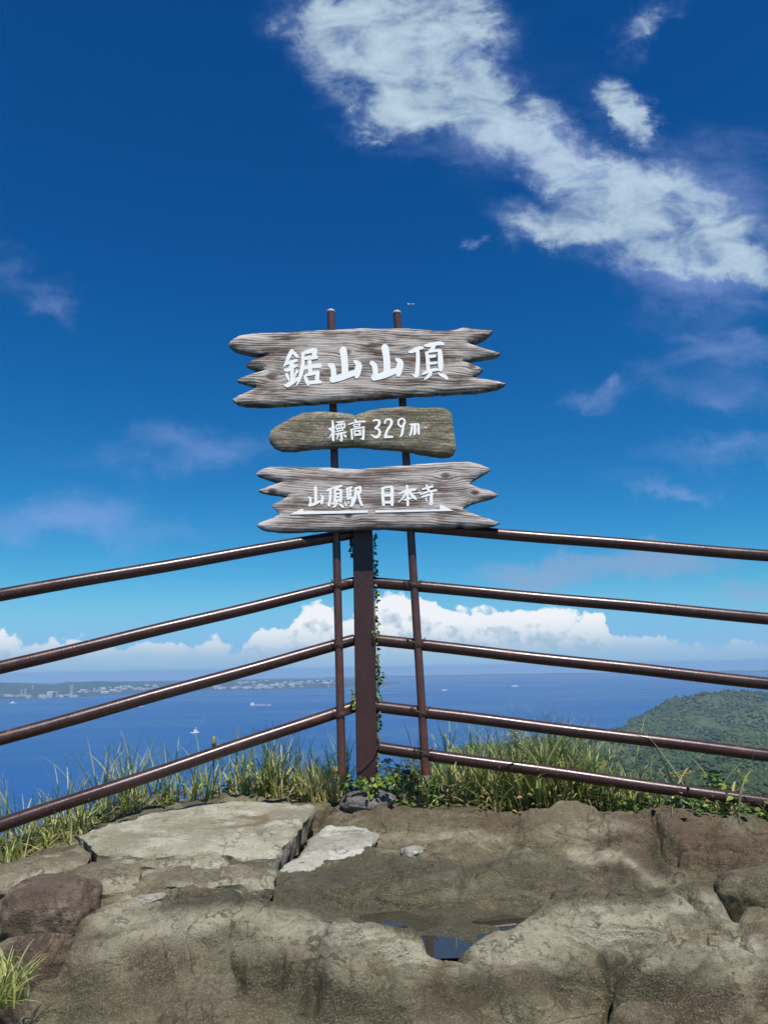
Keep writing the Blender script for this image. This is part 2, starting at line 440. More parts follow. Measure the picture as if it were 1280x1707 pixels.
def rock_mat(name, pale, mid, dark, red=(0.090, 0.053, 0.038), use_attr=False, strata=0.3, grain=0.36, stain=False):
    m, nt, b = mat(name, mid, 0.9, 0.25)
    p = objco(nt)
    a = noise(nt, p, 2.3, 6, 0.62, 0.4); bb = noise(nt, p, 9.0, 6, 0.62); g = noise(nt, p, 260.0, 4, 0.75); g2 = noise(nt, p, 480.0, 3, 0.7)
    c = mixc(nt, a.smooth(0.40, 0.58), dark, mid)
    c = mixc(nt, bb.smooth(0.49, 0.62) * 0.75, c, pale)
    c = mixc(nt, noise(nt, mapped(nt, p, (1, 1, 1), (3, 1, 7)), 4.2, 5, 0.6).smooth(0.52, 0.70) * 0.6, c, red)
    if use_attr:
        c = mixc(nt, fattr(nt, 'red') * (bb * 0.7 + 0.55), c, red)
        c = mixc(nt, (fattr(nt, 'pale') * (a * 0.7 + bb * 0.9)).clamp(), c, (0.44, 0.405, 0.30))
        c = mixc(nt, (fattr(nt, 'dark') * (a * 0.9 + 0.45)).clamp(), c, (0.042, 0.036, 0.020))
        wet = fattr(nt, 'wet')
        c = mixc(nt, wet * 0.85, c, (0.062, 0.056, 0.037))
    c = mixc(nt, g.smooth(0.47, 0.66) * grain, c, tuple(min(1, k * 1.9) for k in pale))
    c = mixc(nt, g2.smooth(0.50, 0.62) * grain * 1.1, c, tuple(k * 0.35 for k in dark))
    c = mixc(nt, noise(nt, p, 60.0, 5, 0.75).smooth(0.54, 0.64) * 0.55, c, tuple(k * 0.55 for k in dark))
    x, y, z = sep(nt, p)
    vein = (noise(nt, mapped(nt, p, (1, 1, 1.6), (9, 4, 2)), 3.6, 5, 0.55, 0.6) - 0.5).abs()
    c = mixc(nt, vein.smooth(0.012, 0.002) * bb.smooth(0.40, 0.55) * 0.65, c, tuple(k * 0.4 for k in dark))
    band = noise(nt, comb(nt, x * 0.8, y * 0.8, z * 34.0 + a * 7.0), 1.6, 4, 0.6)
    c = mixc(nt, band.smooth(0.54, 0.60) * 0.35, c, tuple(k * 0.8 for k in dark))
    if stain:       # a brown rain stain in the dished middle, and dirt along the rim
        q = mapped(nt, p, (1 / .17, 1 / .075, 0), (.25, -.95, 0), (0, 0, .12))
        d_ = N(nt, node(nt, 'ShaderNodeVectorMath', operation='LENGTH', ins={0: q}).outputs['Value']) + (bb - 0.5) * 1.5
        sx_, _, _ = sep(nt, q)
        c = mixc(nt, d_.smooth(0.55, 0.98) * d_.smooth(1.35, 1.02) * sx_.smooth(-0.2, 0.7) * 0.8, c, (0.17, 0.125, 0.07))
        c = mixc(nt, noise(nt, mapped(nt, p, (3, 9, 9)), 2.0, 6, 0.7).smooth(0.55, 0.72) * 0.6, c, (0.20, 0.175, 0.115))
    setc(nt, b, c)
    x, y, z = sep(nt, p)
    lay = noise(nt, comb(nt, x * 1.2, y * 1.2, z * 26.0 + a * 5.0), 1.6, 4, 0.6)
    bump(nt, b, bb * 0.9 + g * 0.24 + g2 * 0.12 + lay * strata * 1.8 + noise(nt, p, 38.0, 6, 0.7) * 0.60, 1.0, 0.022)
    if use_attr:
        nt.links.new(wet.smooth(0.0, 1.0, 0.9, 0.45).o, b.inputs['Roughness'])
    return m
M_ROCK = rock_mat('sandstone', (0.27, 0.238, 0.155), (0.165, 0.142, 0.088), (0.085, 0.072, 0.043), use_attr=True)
M_BOULDER = rock_mat('brown_boulder_stone', (0.28, 0.225, 0.16), (0.16, 0.118, 0.086), (0.08, 0.058, 0.043), red=(0.095, 0.052, 0.038), grain=0.22)
M_SLAB = rock_mat('slab_concrete', (0.50, 0.475, 0.38), (0.40, 0.375, 0.285), (0.25, 0.225, 0.155), red=(0.33, 0.29, 0.20), strata=0.25, grain=0.35, stain=True)
M_CONC = rock_mat('pale_concrete', (0.52, 0.49, 0.385), (0.42, 0.39, 0.29), (0.27, 0.24, 0.165), red=(0.35, 0.31, 0.22), strata=0.15, grain=0.3)
M_CONC_D = rock_mat('weathered_concrete', (0.40, 0.37, 0.275), (0.27, 0.24, 0.165), (0.14, 0.118, 0.078), red=(0.20, 0.165, 0.105), strata=0.3, grain=0.35)
M_PLASTER = rock_mat('white_plaster', (0.60, 0.59, 0.52), (0.50, 0.48, 0.41), (0.30, 0.28, 0.22), red=(0.45, 0.42, 0.34), strata=0.1, grain=0.2)
M_FOOT = rock_mat('grey_mortar', (0.30, 0.265, 0.25), (0.19, 0.165, 0.155), (0.10, 0.086, 0.08), red=(0.15, 0.118, 0.108))

def leaf_mat(name, trans=0.5, rough=0.5):
    m, nt, b = mat(name, (0.06, 0.1, 0.02), rough, 0.35)
    nt.links.new(attr(nt, 'Col').outputs['Color'], b.inputs['Base Color'])
    tr = node(nt, 'ShaderNodeBsdfTranslucent'); nt.links.new(attr(nt, 'Col').outputs['Color'], tr.inputs[0])
    mx = node(nt, 'ShaderNodeMixShader', ins={0: trans})
    nt.links.new(b.outputs[0], mx.inputs[1]); nt.links.new(tr.outputs[0], mx.inputs[2])
    nt.links.new(mx.outputs[0], nt.nodes['Material Output'].inputs[0])
    return m
M_BLADE = leaf_mat('grass_blade'); M_LEAF = leaf_mat('leaf', 0.3, 0.45)
M_STEM, _, _ = mat('stem', (0.10, 0.075, 0.04), 0.8)
M_WIRE, _, _ = mat('rusty_wire', (0.055, 0.032, 0.026), 0.6, 0.5)
# ------------------------------------------------------------------ bedrock
WATER_P = at(690, 1547, 2.27)
WZ = WATER_P.z
G = []          # control points x, y, z
def gp_(px, py, y, dz=0.0): v = at(px, py, y); G.append((v.x, v.y, v.z + dz))
back_edge = [(-150, 1470, 2.75), (0, 1432, 2.85), (120, 1388, 3.08), (250, 1347, 3.3), (400, 1333, 3.42), (540, 1336, 3.45), (610, 1332, 3.45), (700, 1346, 3.4),
             (800, 1353, 3.36), (900, 1352, 3.3), (960, 1344, 3.3), (1000, 1345, 3.26), (1100, 1363, 3.2), (1200, 1383, 3.12), (1280, 1397, 3.05), (1420, 1420, 2.95)]
for q in back_edge: gp_(*q)
for px, py, y in back_edge:       # soil strip beyond, then the cliff
    v = at(px, py, y)
    G += [(v.x * 1.03, v.y + 0.16, v.z - 0.03), (v.x * 1.10, v.y + 0.45, v.z - 0.16), (v.x * 1.25, v.y + 1.0, v.z - 1.0)]
for q in [  # far terrace and the reddish humps at the right
    (1020, 1400, 3.0), (1100, 1408, 2.96), (1200, 1424, 2.9), (1280, 1448, 2.84), (1095, 1432, 2.84), (1190, 1460, 2.7), (1140, 1455, 2.68), (1050, 1432, 2.82), (1050, 1385, 3.12), (1160, 1400, 3.04),
    (940, 1372, 3.13), (1003, 1395, 3.03), (1008, 1428, 2.80), (920, 1408, 2.96), (880, 1395, 3.02), (970, 1412, 2.93), (850, 1385, 3.1),
    (700, 1380, 3.16), (650, 1340, 3.38), (600, 1341, 3.29), (630, 1339, 3.30), (565, 1347, 3.30), (690, 1352, 3.3), (640, 1372, 3.15), (600, 1362, 3.27), (540, 1372, 3.22), (660, 1402, 3.0), (800, 1412, 2.9), (850, 1442, 2.74), (750, 1412, 2.86), (640, 1452, 2.64), (900, 1450, 2.70), (960, 1455, 2.68),
    (560, 1470, 2.52), (480, 1482, 2.46), (770, 1462, 2.62), (775, 1482, 2.50), (700, 1480, 2.52), (700, 1452, 2.68), (690, 1432, 2.76), (800, 1492, 2.46), (900, 1482, 2.50), (1000, 1476, 2.55), (1080, 1488, 2.50), (640, 1480, 2.50), (1120, 1500, 2.46),
    # the lip of the terrace and the trough with the puddle
    (740, 1508, 2.40), (800, 1506, 2.38), (900, 1505, 2.39), (980, 1505, 2.40), (650, 1515, 2.42),
    (800, 1543, 2.31), (850, 1540, 2.33), (900, 1528, 2.36),
    (560, 1512, 2.38), (480, 1502, 2.40), (420, 1492, 2.43), (340, 1490, 2.44), (600, 1525, 2.38),
    # under the slab and step
    (150, 1440, 2.72), (300, 1440, 2.72), (440, 1450, 2.66), (300, 1400, 2.95), (420, 1400, 2.95), (300, 1365, 3.15), (500, 1420, 2.82), (60, 1450, 2.62), (0, 1480, 2.52), (110, 1480, 2.50), (230, 1482, 2.48), (-150, 1520, 2.4),
    # foreground rock, left: crest
    (722, 1610, 1.977), (700, 1572, 2.010), (640, 1550, 2.050), (560, 1536, 2.070), (500, 1527, 2.090), (430, 1505, 2.130), (390, 1499, 2.150), (330, 1515, 2.130), (290, 1525, 2.120), (250, 1512, 2.160), (210, 1502, 2.180),
    (160, 1522, 2.120), (110, 1562, 2.020), (72, 1612, 1.958), (45, 1660, 1.902), (28, 1707, 1.846),
    # and its face
    (715, 1655, 1.884), (690, 1630, 1.908), (600, 1600, 1.921), (500, 1580, 1.946), (540, 1592, 1.933), (400, 1560, 1.977), (300, 1575, 1.964), (200, 1590, 1.946), (600, 1707, 1.760), (400, 1707, 1.760), (200, 1707, 1.772), (90, 1707, 1.809), (250, 1640, 1.871),
    (400, 1600, 1.921), (408, 1630, 1.862), (470, 1595, 1.927), (455, 1640, 1.859), (500, 1650, 1.840), (350, 1640, 1.865), (525, 1615, 1.890), (530, 1660, 1.822),
    # foreground rock, right
    (764, 1620, 1.983), (775, 1590, 2.020), (810, 1571, 2.060), (850, 1557, 2.090), (890, 1536, 2.130), (950, 1511, 2.180), (1000, 1508, 2.190), (1050, 1505, 2.200), (1100, 1506, 2.200), (1150, 1490, 2.240), (1200, 1506, 2.220), (1238, 1534, 2.160),
    (900, 1600, 1.946), (1000, 1560, 1.989), (1100, 1556, 1.980), (1180, 1545, 2.030), (800, 1650, 1.884), (960, 1640, 1.884), (900, 1707, 1.760), (760, 1707, 1.760), (1000, 1600, 1.939), (940, 1540, 2.060),
    # lowest rock at the bottom right, in front of the other
    (1015, 1660, 1.834), (1040, 1625, 1.884), (1080, 1595, 1.921), (1130, 1580, 1.946), (1180, 1570, 1.964), (1230, 1552, 1.980), (1290, 1540, 2.020), (1030, 1707, 1.747), (1160, 1640, 1.834), (1160, 1707, 1.729), (1280, 1640, 1.834), (1280, 1707, 1.729), (1230, 1600, 1.902), (1420, 1600, 1.884), (1420, 1707, 1.698),
    (1260, 1500, 2.300), (1300, 1470, 2.500), (1420, 1480, 2.400)]: gp_(*q)
def hidden(px, py, y, back, z):     # ground behind a crest
    v = at(px, py, y); k = (v.y + back) / v.y; G.append((v.x * k, v.y + back, z))
for px, py, y in [(722, 1610, 1.95), (700, 1572, 2.01), (640, 1550, 2.05), (560, 1536, 2.07), (500, 1527, 2.09)]: hidden(px, py, y, 0.10, WZ - 0.05)
for px, py, y in [(775, 1590, 2.02), (810, 1571, 2.06), (850, 1557, 2.09), (890, 1536, 2.13), (950, 1511, 2.18)]: hidden(px, py, y, 0.11, WZ - 0.030 + (0.05 if px > 860 else 0))
for px, py, y in [(390, 1499, 2.15), (330, 1515, 2.13), (250, 1512, 2.16), (160, 1522, 2.12)]: hidden(px, py, y, 0.10, WZ + 0.005)
for px, py, y in [(110, 1562, 2.02), (72, 1612, 1.92), (45, 1660, 1.83)]:
    v = at(px, py, y); G += [(v.x - 0.07, v.y + 0.05, v.z - 0.18), (v.x - 0.25, v.y + 0.05, v.z - 0.35)]
for px, py, y in [(1050, 1505, 2.20), (1100, 1506, 2.20), (1200, 1506, 2.22)]: hidden(px, py, y, 0.10, at(px, py, y).z - 0.075)
for px, py, dz_ in [(640, 1535, -.02), (655, 1538, -.035), (672, 1540, -.035), (695, 1541, -.035), (708, 1543, -.02), (750, 1580, -.03), (745, 1600, -.035), (738, 1612, -.03), (765, 1578, -.025),
                   (620, 1540, .008), (640, 1555, .006), (690, 1556, .006), (722, 1556, .007), (745, 1556, .008), (780, 1558, .01), (820, 1552, .012), (735, 1546, .008), (745, 1530, .02), (690, 1526, .004), (790, 1570, .012)]:
    v = atz(px, py, WZ); G.append((v.x, v.y, WZ + dz_))
v = atz(742, 1640, WZ); G.append((v.x, v.y, WZ + 0.03))
G += [(-1.2, 1.3, -1.1), (1.3, 1.2, -1.05), (0, 1.1, -1.02), (0, 0.4, -1.3), (-1.5, 0.4, -1.5), (1.5, 0.4, -1.4), (-3, 2.0, -1.3), (3, 2.0, -0.9), (0, -1.5, -1.55), (-3, -1.5, -1.7), (3, -1.5, -1.6), (-3.2, 3.4, -1.6), (3.2, 3.6, -1.3), (0, -4, -1.6)]
Gp = np.array(G)
def _phi(r2): return np.sqrt(r2 + 0.0004)          # near-linear radial basis: keeps the ledges crisp
A_ = _phi(((Gp[:, None, :2] - Gp[None, :, :2]) ** 2).sum(-1)) + np.eye(len(Gp)) * -0.004
P_ = np.c_[np.ones(len(Gp)), Gp[:, :2]]
M_ = np.block([[A_, P_], [P_.T, np.zeros((3, 3))]])
SOL = np.linalg.solve(M_, np.r_[Gp[:, 2], np.zeros(3)])
def base_h(x, y):
    out = np.empty(len(x))
    for i in range(0, len(x), 20000):
        s = slice(i, i + 20000)
        d = _phi((x[s, None] - Gp[None, :, 0]) ** 2 + (y[s, None] - Gp[None, :, 1]) ** 2)
        out[s] = d @ SOL[:len(Gp)] + SOL[-3] + SOL[-2] * x[s] + SOL[-1] * y[s]
    return out
def ground_h(x, y):
    x, y = np.asarray(x, float).ravel(), np.asarray(y, float).ravel()
    z = base_h(x, y)
    p = np.c_[x, y, np.zeros_like(x)]
    _wc = atz(700, 1555, WZ)
    inpool = np.exp(-((x - _wc.x) / .42) ** 4 - ((y - _wc.y - .04) / .20) ** 4)
    dwat = 1 - inpool * (1 - np.clip((z - (WZ + 0.004)) / 0.06, 0.12, 1))
    n = fbm(p, 2.6, 4, 0.45) * 0.034 + fbm(p + 5, 8.0, 4, 0.5) * 0.013 + fbm(p + 15, 36.0, 4, 0.6) * 0.0055 + (0.35 - np.abs(fbm(p + 12, 5.0, 4, 0.5))) * 0.014
    # thin beds: the height is nudged towards steps, as in layered sandstone
    t = z * 32 + fbm(p, 1.5, 4, .55) * 2.6
    bed = (np.floor(t) + sstep(t - np.floor(t), 0.40, 0.62) - t) / 32
    edge = fbm(p + 9, 4.5, 4, 0.55, True)
    n += bed * 0.40 * (0.4 + sstep(fbm(p + 33, 1.3, 3), -.2, .3)) - np.clip(edge - 0.62, 0, 1) * 0.07
    far = sstep(y, 3.5, 4.3)
    near = (np.abs(x) < 2.2) & (y > 1.2) & (y < 3.8)
    if near.any(): n[near] += detail_h(x[near], y[near])
    z = z + n * dwat * (1 - far * 0.3)
    fall = np.clip(y - 4.6, 0, None)
    return z - fall * 2.5
_ys = np.linspace(1.25, 4.2, 420)
def hit(px, py):
    "where the ray of a photograph pixel first meets the ground"
    d = ray(px, py); t = _ys / d.y
    h = base_h(d.x * t, _ys); k = np.argmax(d.z * t <= h)
    return np.array((d.x * t[k], _ys[k]))
def seg_dist(x, y, P):
    "distance to a polyline and the side (+1 left of its run)"
    best = np.full(len(x), 9.0); side = np.ones(len(x))
    for a, b_ in zip(P, P[1:]):
        ab = b_ - a; L2 = (ab ** 2).sum() + 1e-9
        t = np.clip(((x - a[0]) * ab[0] + (y - a[1]) * ab[1]) / L2, 0, 1)
        dx_, dy_ = x - a[0] - t * ab[0], y - a[1] - t * ab[1]; d = np.hypot(dx_, dy_)
        m_ = d < best; best = np.where(m_, d, best); side = np.where(m_, np.sign(ab[0] * dy_ - ab[1] * dx_), side)
    return best, side
CRACKS = [  # polyline in photograph pixels, depth, width
    ([(1003, 1352), (1006, 1385), (1010, 1430)], .022, .012), ([(1092, 1375), (1098, 1410), (1106, 1440)], .035, .014), ([(1080, 1598), (1045, 1628), (1018, 1655), (1004, 1720)], .035, .010),
    ([(396, 1592), (402, 1620), (412, 1650)], .05, .010), ([(470, 1592), (458, 1635), (415, 1658)], .035, .010), ([(522, 1588), (527, 1630), (510, 1690)], .03, .014), ([(1238, 1556), (1246, 1590), (1252, 1612)], .018, .007),
    ([(530, 1350), (515, 1385), (468, 1440)], .050, .030), ([(160, 1428), (260, 1432), (350, 1427), (458, 1430)], .030, .020), ([(140, 1490), (120, 1540), (90, 1590), (50, 1640)], .10, .03),
    ([(290, 1528), (330, 1600), (260, 1660), (200, 1707)], .012, .03), ([(880, 1600), (980, 1570), (1080, 1575)], .012, .03), ([(1170, 1440), (1120, 1470), (1060, 1455)], .010, .015), ([(1215, 1470), (1222, 1520)], .03, .015), ([(1140, 1500), (1190, 1540), (1240, 1548)], .03, .016)]
STEPS = [   # polyline, height gained on the left of its run, reach
    ([(1120, 1500), (980, 1506), (860, 1504), (740, 1502), (640, 1500)], -.022, .10), ([(735, 1432), (772, 1452), (774, 1474), (752, 1492), (690, 1496)], -.020, .09), ([(955, 1420), (1030, 1432), (1085, 1458), (1135, 1490)], -.018, .12),
    ([(560, 1480), (640, 1470), (720, 1466)], .012, .08), ([(880, 1372), (940, 1362), (1000, 1372)], -.012, .08), ([(1010, 1405), (1080, 1412), (1160, 1425), (1280, 1455)], .016, .10), ([(600, 1395), (700, 1392), (800, 1400), (900, 1418)], .010, .08),
    ([(560, 1560), (460, 1552), (380, 1540), (300, 1548)], .010, .07), ([(530, 1600), (640, 1596), (700, 1615)], .014, .10), ([(960, 1540), (1040, 1528), (1120, 1535), (1170, 1560)], .014, .07), ([(1030, 1660), (1100, 1630), (1170, 1600), (1200, 1640)], -.014, .08), ([(780, 1640), (860, 1625), (960, 1650)], .012, .09)]
CRACKS = [(np.array([hit(*q) for q in p]), d, w) for p, d, w in CRACKS]
STEPS = [(np.array([hit(*q) for q in p]), h, L) for p, h, L in STEPS]
MOUNDS = [  # px, py, half width, half height, rise: worn humps and hollows
    (945, 1388, 78, 34, .055), (1050, 1385, 40, 30, .03), (1165, 1385, 110, 30, .05), (1260, 1425, 70, 40, .05), (1098, 1430, 26, 20, -.05), (712, 1466, 62, 32, .040), (985, 1446, 130, 22, .038), (1090, 1470, 60, 20, .03),
    (830, 1442, 80, 16, .022), (820, 1390, 90, 20, .03), (655, 1380, 70, 20, .03), (760, 1365, 60, 14, .025), (570, 1630, 50, 50, .045), (240, 1590, 70, 60, .04), (620, 1578, 90, 24, .03), (330, 1560, 70, 26, .03), (150, 1600, 50, 60, .03),
    (1015, 1540, 130, 28, .040), (1150, 1514, 56, 22, .035), (880, 1580, 80, 26, .03), (1180, 1650, 120, 50, .05), (1090, 1690, 70, 40, .03), (860, 1660, 70, 30, .03), (970, 1615, 80, 24, .025), (440, 1622, 34, 26, -.035), (640, 1680, 60, 30, .03), (400, 1690, 70, 30, .025)]
def detail_h(x, y):
    q = np.c_[x, y, np.zeros_like(x)]
    cc_ = np.c_[x, y, base_h(x, y)] @ np.array(RM); dz_ = -np.minimum(cc_[:, 2], -.2)
    pu, pv2 = CX + F_PX * cc_[:, 0] / dz_, CY - F_PX * cc_[:, 1] / dz_
    nw = fbm(q + 77, 4.5, 4, .55); nw2 = fbm(q + 81, 4.5, 4, .55)
    wx, wy = x + fbm(q + 2, 7, 4, .55) * .030, y + fbm(q + 8, 7, 4, .55) * .030
    z = np.zeros_like(x)
    for P, d, w in CRACKS:
        s, _ = seg_dist(wx, wy, P); z -= 1.25 * d * np.exp(-(s / w) ** 2)
    for P, h, L in STEPS:
        s, sd = seg_dist(wx, wy, P); z += 1.8 * h * (sstep(s * sd, -.008, .008) - .5) * np.exp(-(s / L) ** 2)
    # blocks: worn joints split the bed into pieces that lean a little differently
    rs_ = np.random.RandomState(21); S_ = np.c_[rs_.uniform(-2.2, 2.2, 95), rs_.uniform(1.2, 3.8, 95)]; gr_ = rs_.normal(size=(95, 2)) * 0.075; of_ = rs_.normal(size=95) * 0.010
    wx, wy = x + fbm(q + 21, 3.2, 4, .55) * .10, y + fbm(q + 27, 3.2, 4, .55) * .10
    for i in range(0, len(x), 40000):
        s_ = slice(i, i + 40000)
        D_ = np.hypot(wx[s_, None] - S_[None, :, 0], (wy[s_, None] - S_[None, :, 1]) * 1.25)
        k1 = D_.argmin(1); r_ = np.arange(len(k1)); f1 = D_[r_, k1]; D_[r_, k1] = 9; f2 = D_.min(1)
        g_ = f2 - f1
        mk = sstep(fbm(q[s_] + 40, 2.1, 3), -.12, .22)
        t_ = (gr_[k1, 0] * (wx[s_] - S_[k1, 0]) + gr_[k1, 1] * (wy[s_] - S_[k1, 1]) + of_[k1]) * sstep(g_, 0, .05)
        z[s_] += mk * (t_ - 0.022 * np.exp(-(g_ / .014) ** 2))
    for px, py, rx, ry, h in MOUNDS:
        r_ = np.hypot((pu + nw * 40 - px) / rx, (pv2 + nw2 * 22 - py) / ry)
        z += h * sstep(1.25 - r_, 0, .55) * (1 - .25 * np.clip(r_, 0, 1) ** 2)
    # chips and pits
    z -= 0.007 * sstep(fbm(q + 50, 11, 4, .6), .28, .42) + 0.004 * sstep(fbm(q + 60, 26, 3, .6), .30, .45)
    return z
def axis(lo, a, b, hi, fine, coarse):
    return np.r_[np.linspace(lo, a, coarse)[:-1], np.linspace(a, b, fine), np.linspace(b, hi, coarse)[1:]]
gx = axis(-9, -1.8, 1.95, 9, 720, 40); gy = np.r_[np.linspace(-5, 1.42, 40)[:-1], np.geomspace(1.42, 3.8, 640), np.linspace(3.8, 14, 40)[1:]]
X, Y = np.meshgrid(gx, gy)
gz = ground_h(X, Y)
nx, ny = len(gx), len(gy)
ii = (np.arange(ny - 1)[:, None] * nx + np.arange(nx - 1)[None, :]).ravel()
gf = np.c_[ii, ii + 1, ii + nx + 1, ii + nx]
def gauss(px, py, y, sx, sy):
    v = at(px, py, y); return np.exp(-((X.ravel() - v.x) / sx) ** 2 - ((Y.ravel() - v.y) / sy) ** 2)
# red stains, damp hollows; light on crests and shade on faces painted into colour, laid out where the photograph has them
GP = np.c_[X.ravel(), Y.ravel(), gz]
_c = GP @ np.array(RM)                      # camera axes
_c[:, 2] = np.minimum(_c[:, 2], -0.2)
GU, GV = CX + F_PX * _c[:, 0] / -_c[:, 2], CY - F_PX * _c[:, 1] / -_c[:, 2]
_wob = fbm(GP + 70, 5.0, 4, .6)
GU2, GV2 = GU + _wob * 60, GV + fbm(GP + 90, 5.0, 4, .6) * 34
def spots(items): return sum(w * np.exp(-((GU2 - px) / rx) ** 2 - ((GV2 - py) / ry) ** 2) for px, py, rx, ry, w in items)
def seg_far(P):
    best = np.full(len(GU2), 1e9)
    for a, b_ in zip(P, P[1:]):
        a, b_ = np.array(a, float), np.array(b_, float); ab = b_ - a; t = np.clip(((GU2 - a[0]) * ab[0] + (GV2 - a[1]) * ab[1]) / (ab @ ab), 0, 1)
        best = np.minimum(best, np.hypot(GU2 - a[0] - t * ab[0], GV2 - a[1] - t * ab[1]))
    return best
def streaks(items): return sum(w * np.exp(-(seg_far(P) / wd_) ** 2) for P, wd_, w in items)
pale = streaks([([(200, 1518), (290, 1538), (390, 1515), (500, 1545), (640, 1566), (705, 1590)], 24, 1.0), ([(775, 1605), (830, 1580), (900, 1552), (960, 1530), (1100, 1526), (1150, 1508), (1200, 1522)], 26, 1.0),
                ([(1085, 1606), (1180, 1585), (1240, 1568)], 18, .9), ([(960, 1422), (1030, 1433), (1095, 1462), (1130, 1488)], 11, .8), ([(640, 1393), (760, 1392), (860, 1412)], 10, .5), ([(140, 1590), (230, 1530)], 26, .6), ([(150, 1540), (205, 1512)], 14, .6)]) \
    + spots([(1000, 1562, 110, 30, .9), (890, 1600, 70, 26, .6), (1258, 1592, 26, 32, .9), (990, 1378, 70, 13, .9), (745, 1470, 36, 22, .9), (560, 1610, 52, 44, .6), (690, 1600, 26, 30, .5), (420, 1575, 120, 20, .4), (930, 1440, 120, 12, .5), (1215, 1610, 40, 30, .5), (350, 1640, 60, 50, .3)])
red = spots([(1060, 1378, 80, 28, 1.2), (1210, 1412, 120, 36, 1.2), (830, 1372, 130, 16, .8), (640, 1350, 90, 16, .7), (90, 1560, 60, 90, .7), (270, 1590, 60, 60, .7), (330, 1690, 120, 40, .5), (860, 1625, 80, 40, .5), (1150, 1680, 140, 40, .6), (1080, 1440, 70, 20, .5), (760, 1660, 60, 50, .5)])
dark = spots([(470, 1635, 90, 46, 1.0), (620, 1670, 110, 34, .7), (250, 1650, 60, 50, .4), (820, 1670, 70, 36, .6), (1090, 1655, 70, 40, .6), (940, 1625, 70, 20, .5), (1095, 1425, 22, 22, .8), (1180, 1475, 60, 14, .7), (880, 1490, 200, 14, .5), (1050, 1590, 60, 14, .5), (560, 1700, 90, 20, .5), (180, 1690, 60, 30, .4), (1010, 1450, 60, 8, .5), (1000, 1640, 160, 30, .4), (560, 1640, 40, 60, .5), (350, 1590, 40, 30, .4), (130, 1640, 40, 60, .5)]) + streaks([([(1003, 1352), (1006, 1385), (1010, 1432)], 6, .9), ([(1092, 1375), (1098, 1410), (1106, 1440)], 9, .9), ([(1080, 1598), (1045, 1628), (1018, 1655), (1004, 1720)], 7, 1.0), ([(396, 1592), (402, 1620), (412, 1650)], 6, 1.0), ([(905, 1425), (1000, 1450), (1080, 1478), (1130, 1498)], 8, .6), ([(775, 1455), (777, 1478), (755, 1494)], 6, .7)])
wet = sstep(gz, WZ + 0.024, WZ + 0.002) * np.exp(-((GU - 730) / 180) ** 4 - ((GV - 1570) / 60) ** 4) + 0.9 * spots([(560, 1462, 130, 26, .9), (470, 1500, 90, 14, 1.0), (640, 1510, 130, 20, 1.0), (830, 1535, 60, 12, .8), (880, 1470, 180, 14, .6), (700, 1440, 90, 14, .7), (330, 1498, 120, 12, .7), (640, 1375, 60, 12, .4)]) + streaks([([(300, 1499), (390, 1486), (480, 1504), (560, 1520), (640, 1533), (705, 1552)], 10, 1.0), ([(800, 1552), (850, 1540), (905, 1516), (960, 1494), (1100, 1489), (1145, 1474)], 9, .7), ([(480, 1470), (640, 1455), (780, 1440), (950, 1450)], 16, .6)])
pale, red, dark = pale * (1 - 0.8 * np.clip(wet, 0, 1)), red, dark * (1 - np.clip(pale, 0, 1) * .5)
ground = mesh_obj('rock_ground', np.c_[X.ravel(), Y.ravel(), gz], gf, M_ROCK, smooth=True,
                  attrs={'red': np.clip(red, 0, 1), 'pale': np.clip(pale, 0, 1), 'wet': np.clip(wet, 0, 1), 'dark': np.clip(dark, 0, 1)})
tag(ground, 'bare brown sandstone summit rock in front of the railing', kind='structure')
def gh(x, y): return float(ground_h([x], [y])[0])

m, nt, b = mat('puddle_water', (0.035, 0.032, 0.022), 0.015, 0.5); b.inputs['IOR'].default_value = 1.9
M_PUDDLE = m
pn = 40
pc = atz(715, 1568, WZ)
pv_ = [(pc.x + 0.34 * math.cos(2 * math.pi * k / pn), pc.y + 0.06 + 0.19 * math.sin(2 * math.pi * k / pn), WZ + 0.001) for k in range(pn)]
pud = mesh_obj('puddle', pv_, [tuple(range(pn))], M_PUDDLE); tag(pud, 'shallow rain puddle in a hollow of the rock reflecting blue sky', kind='structure')

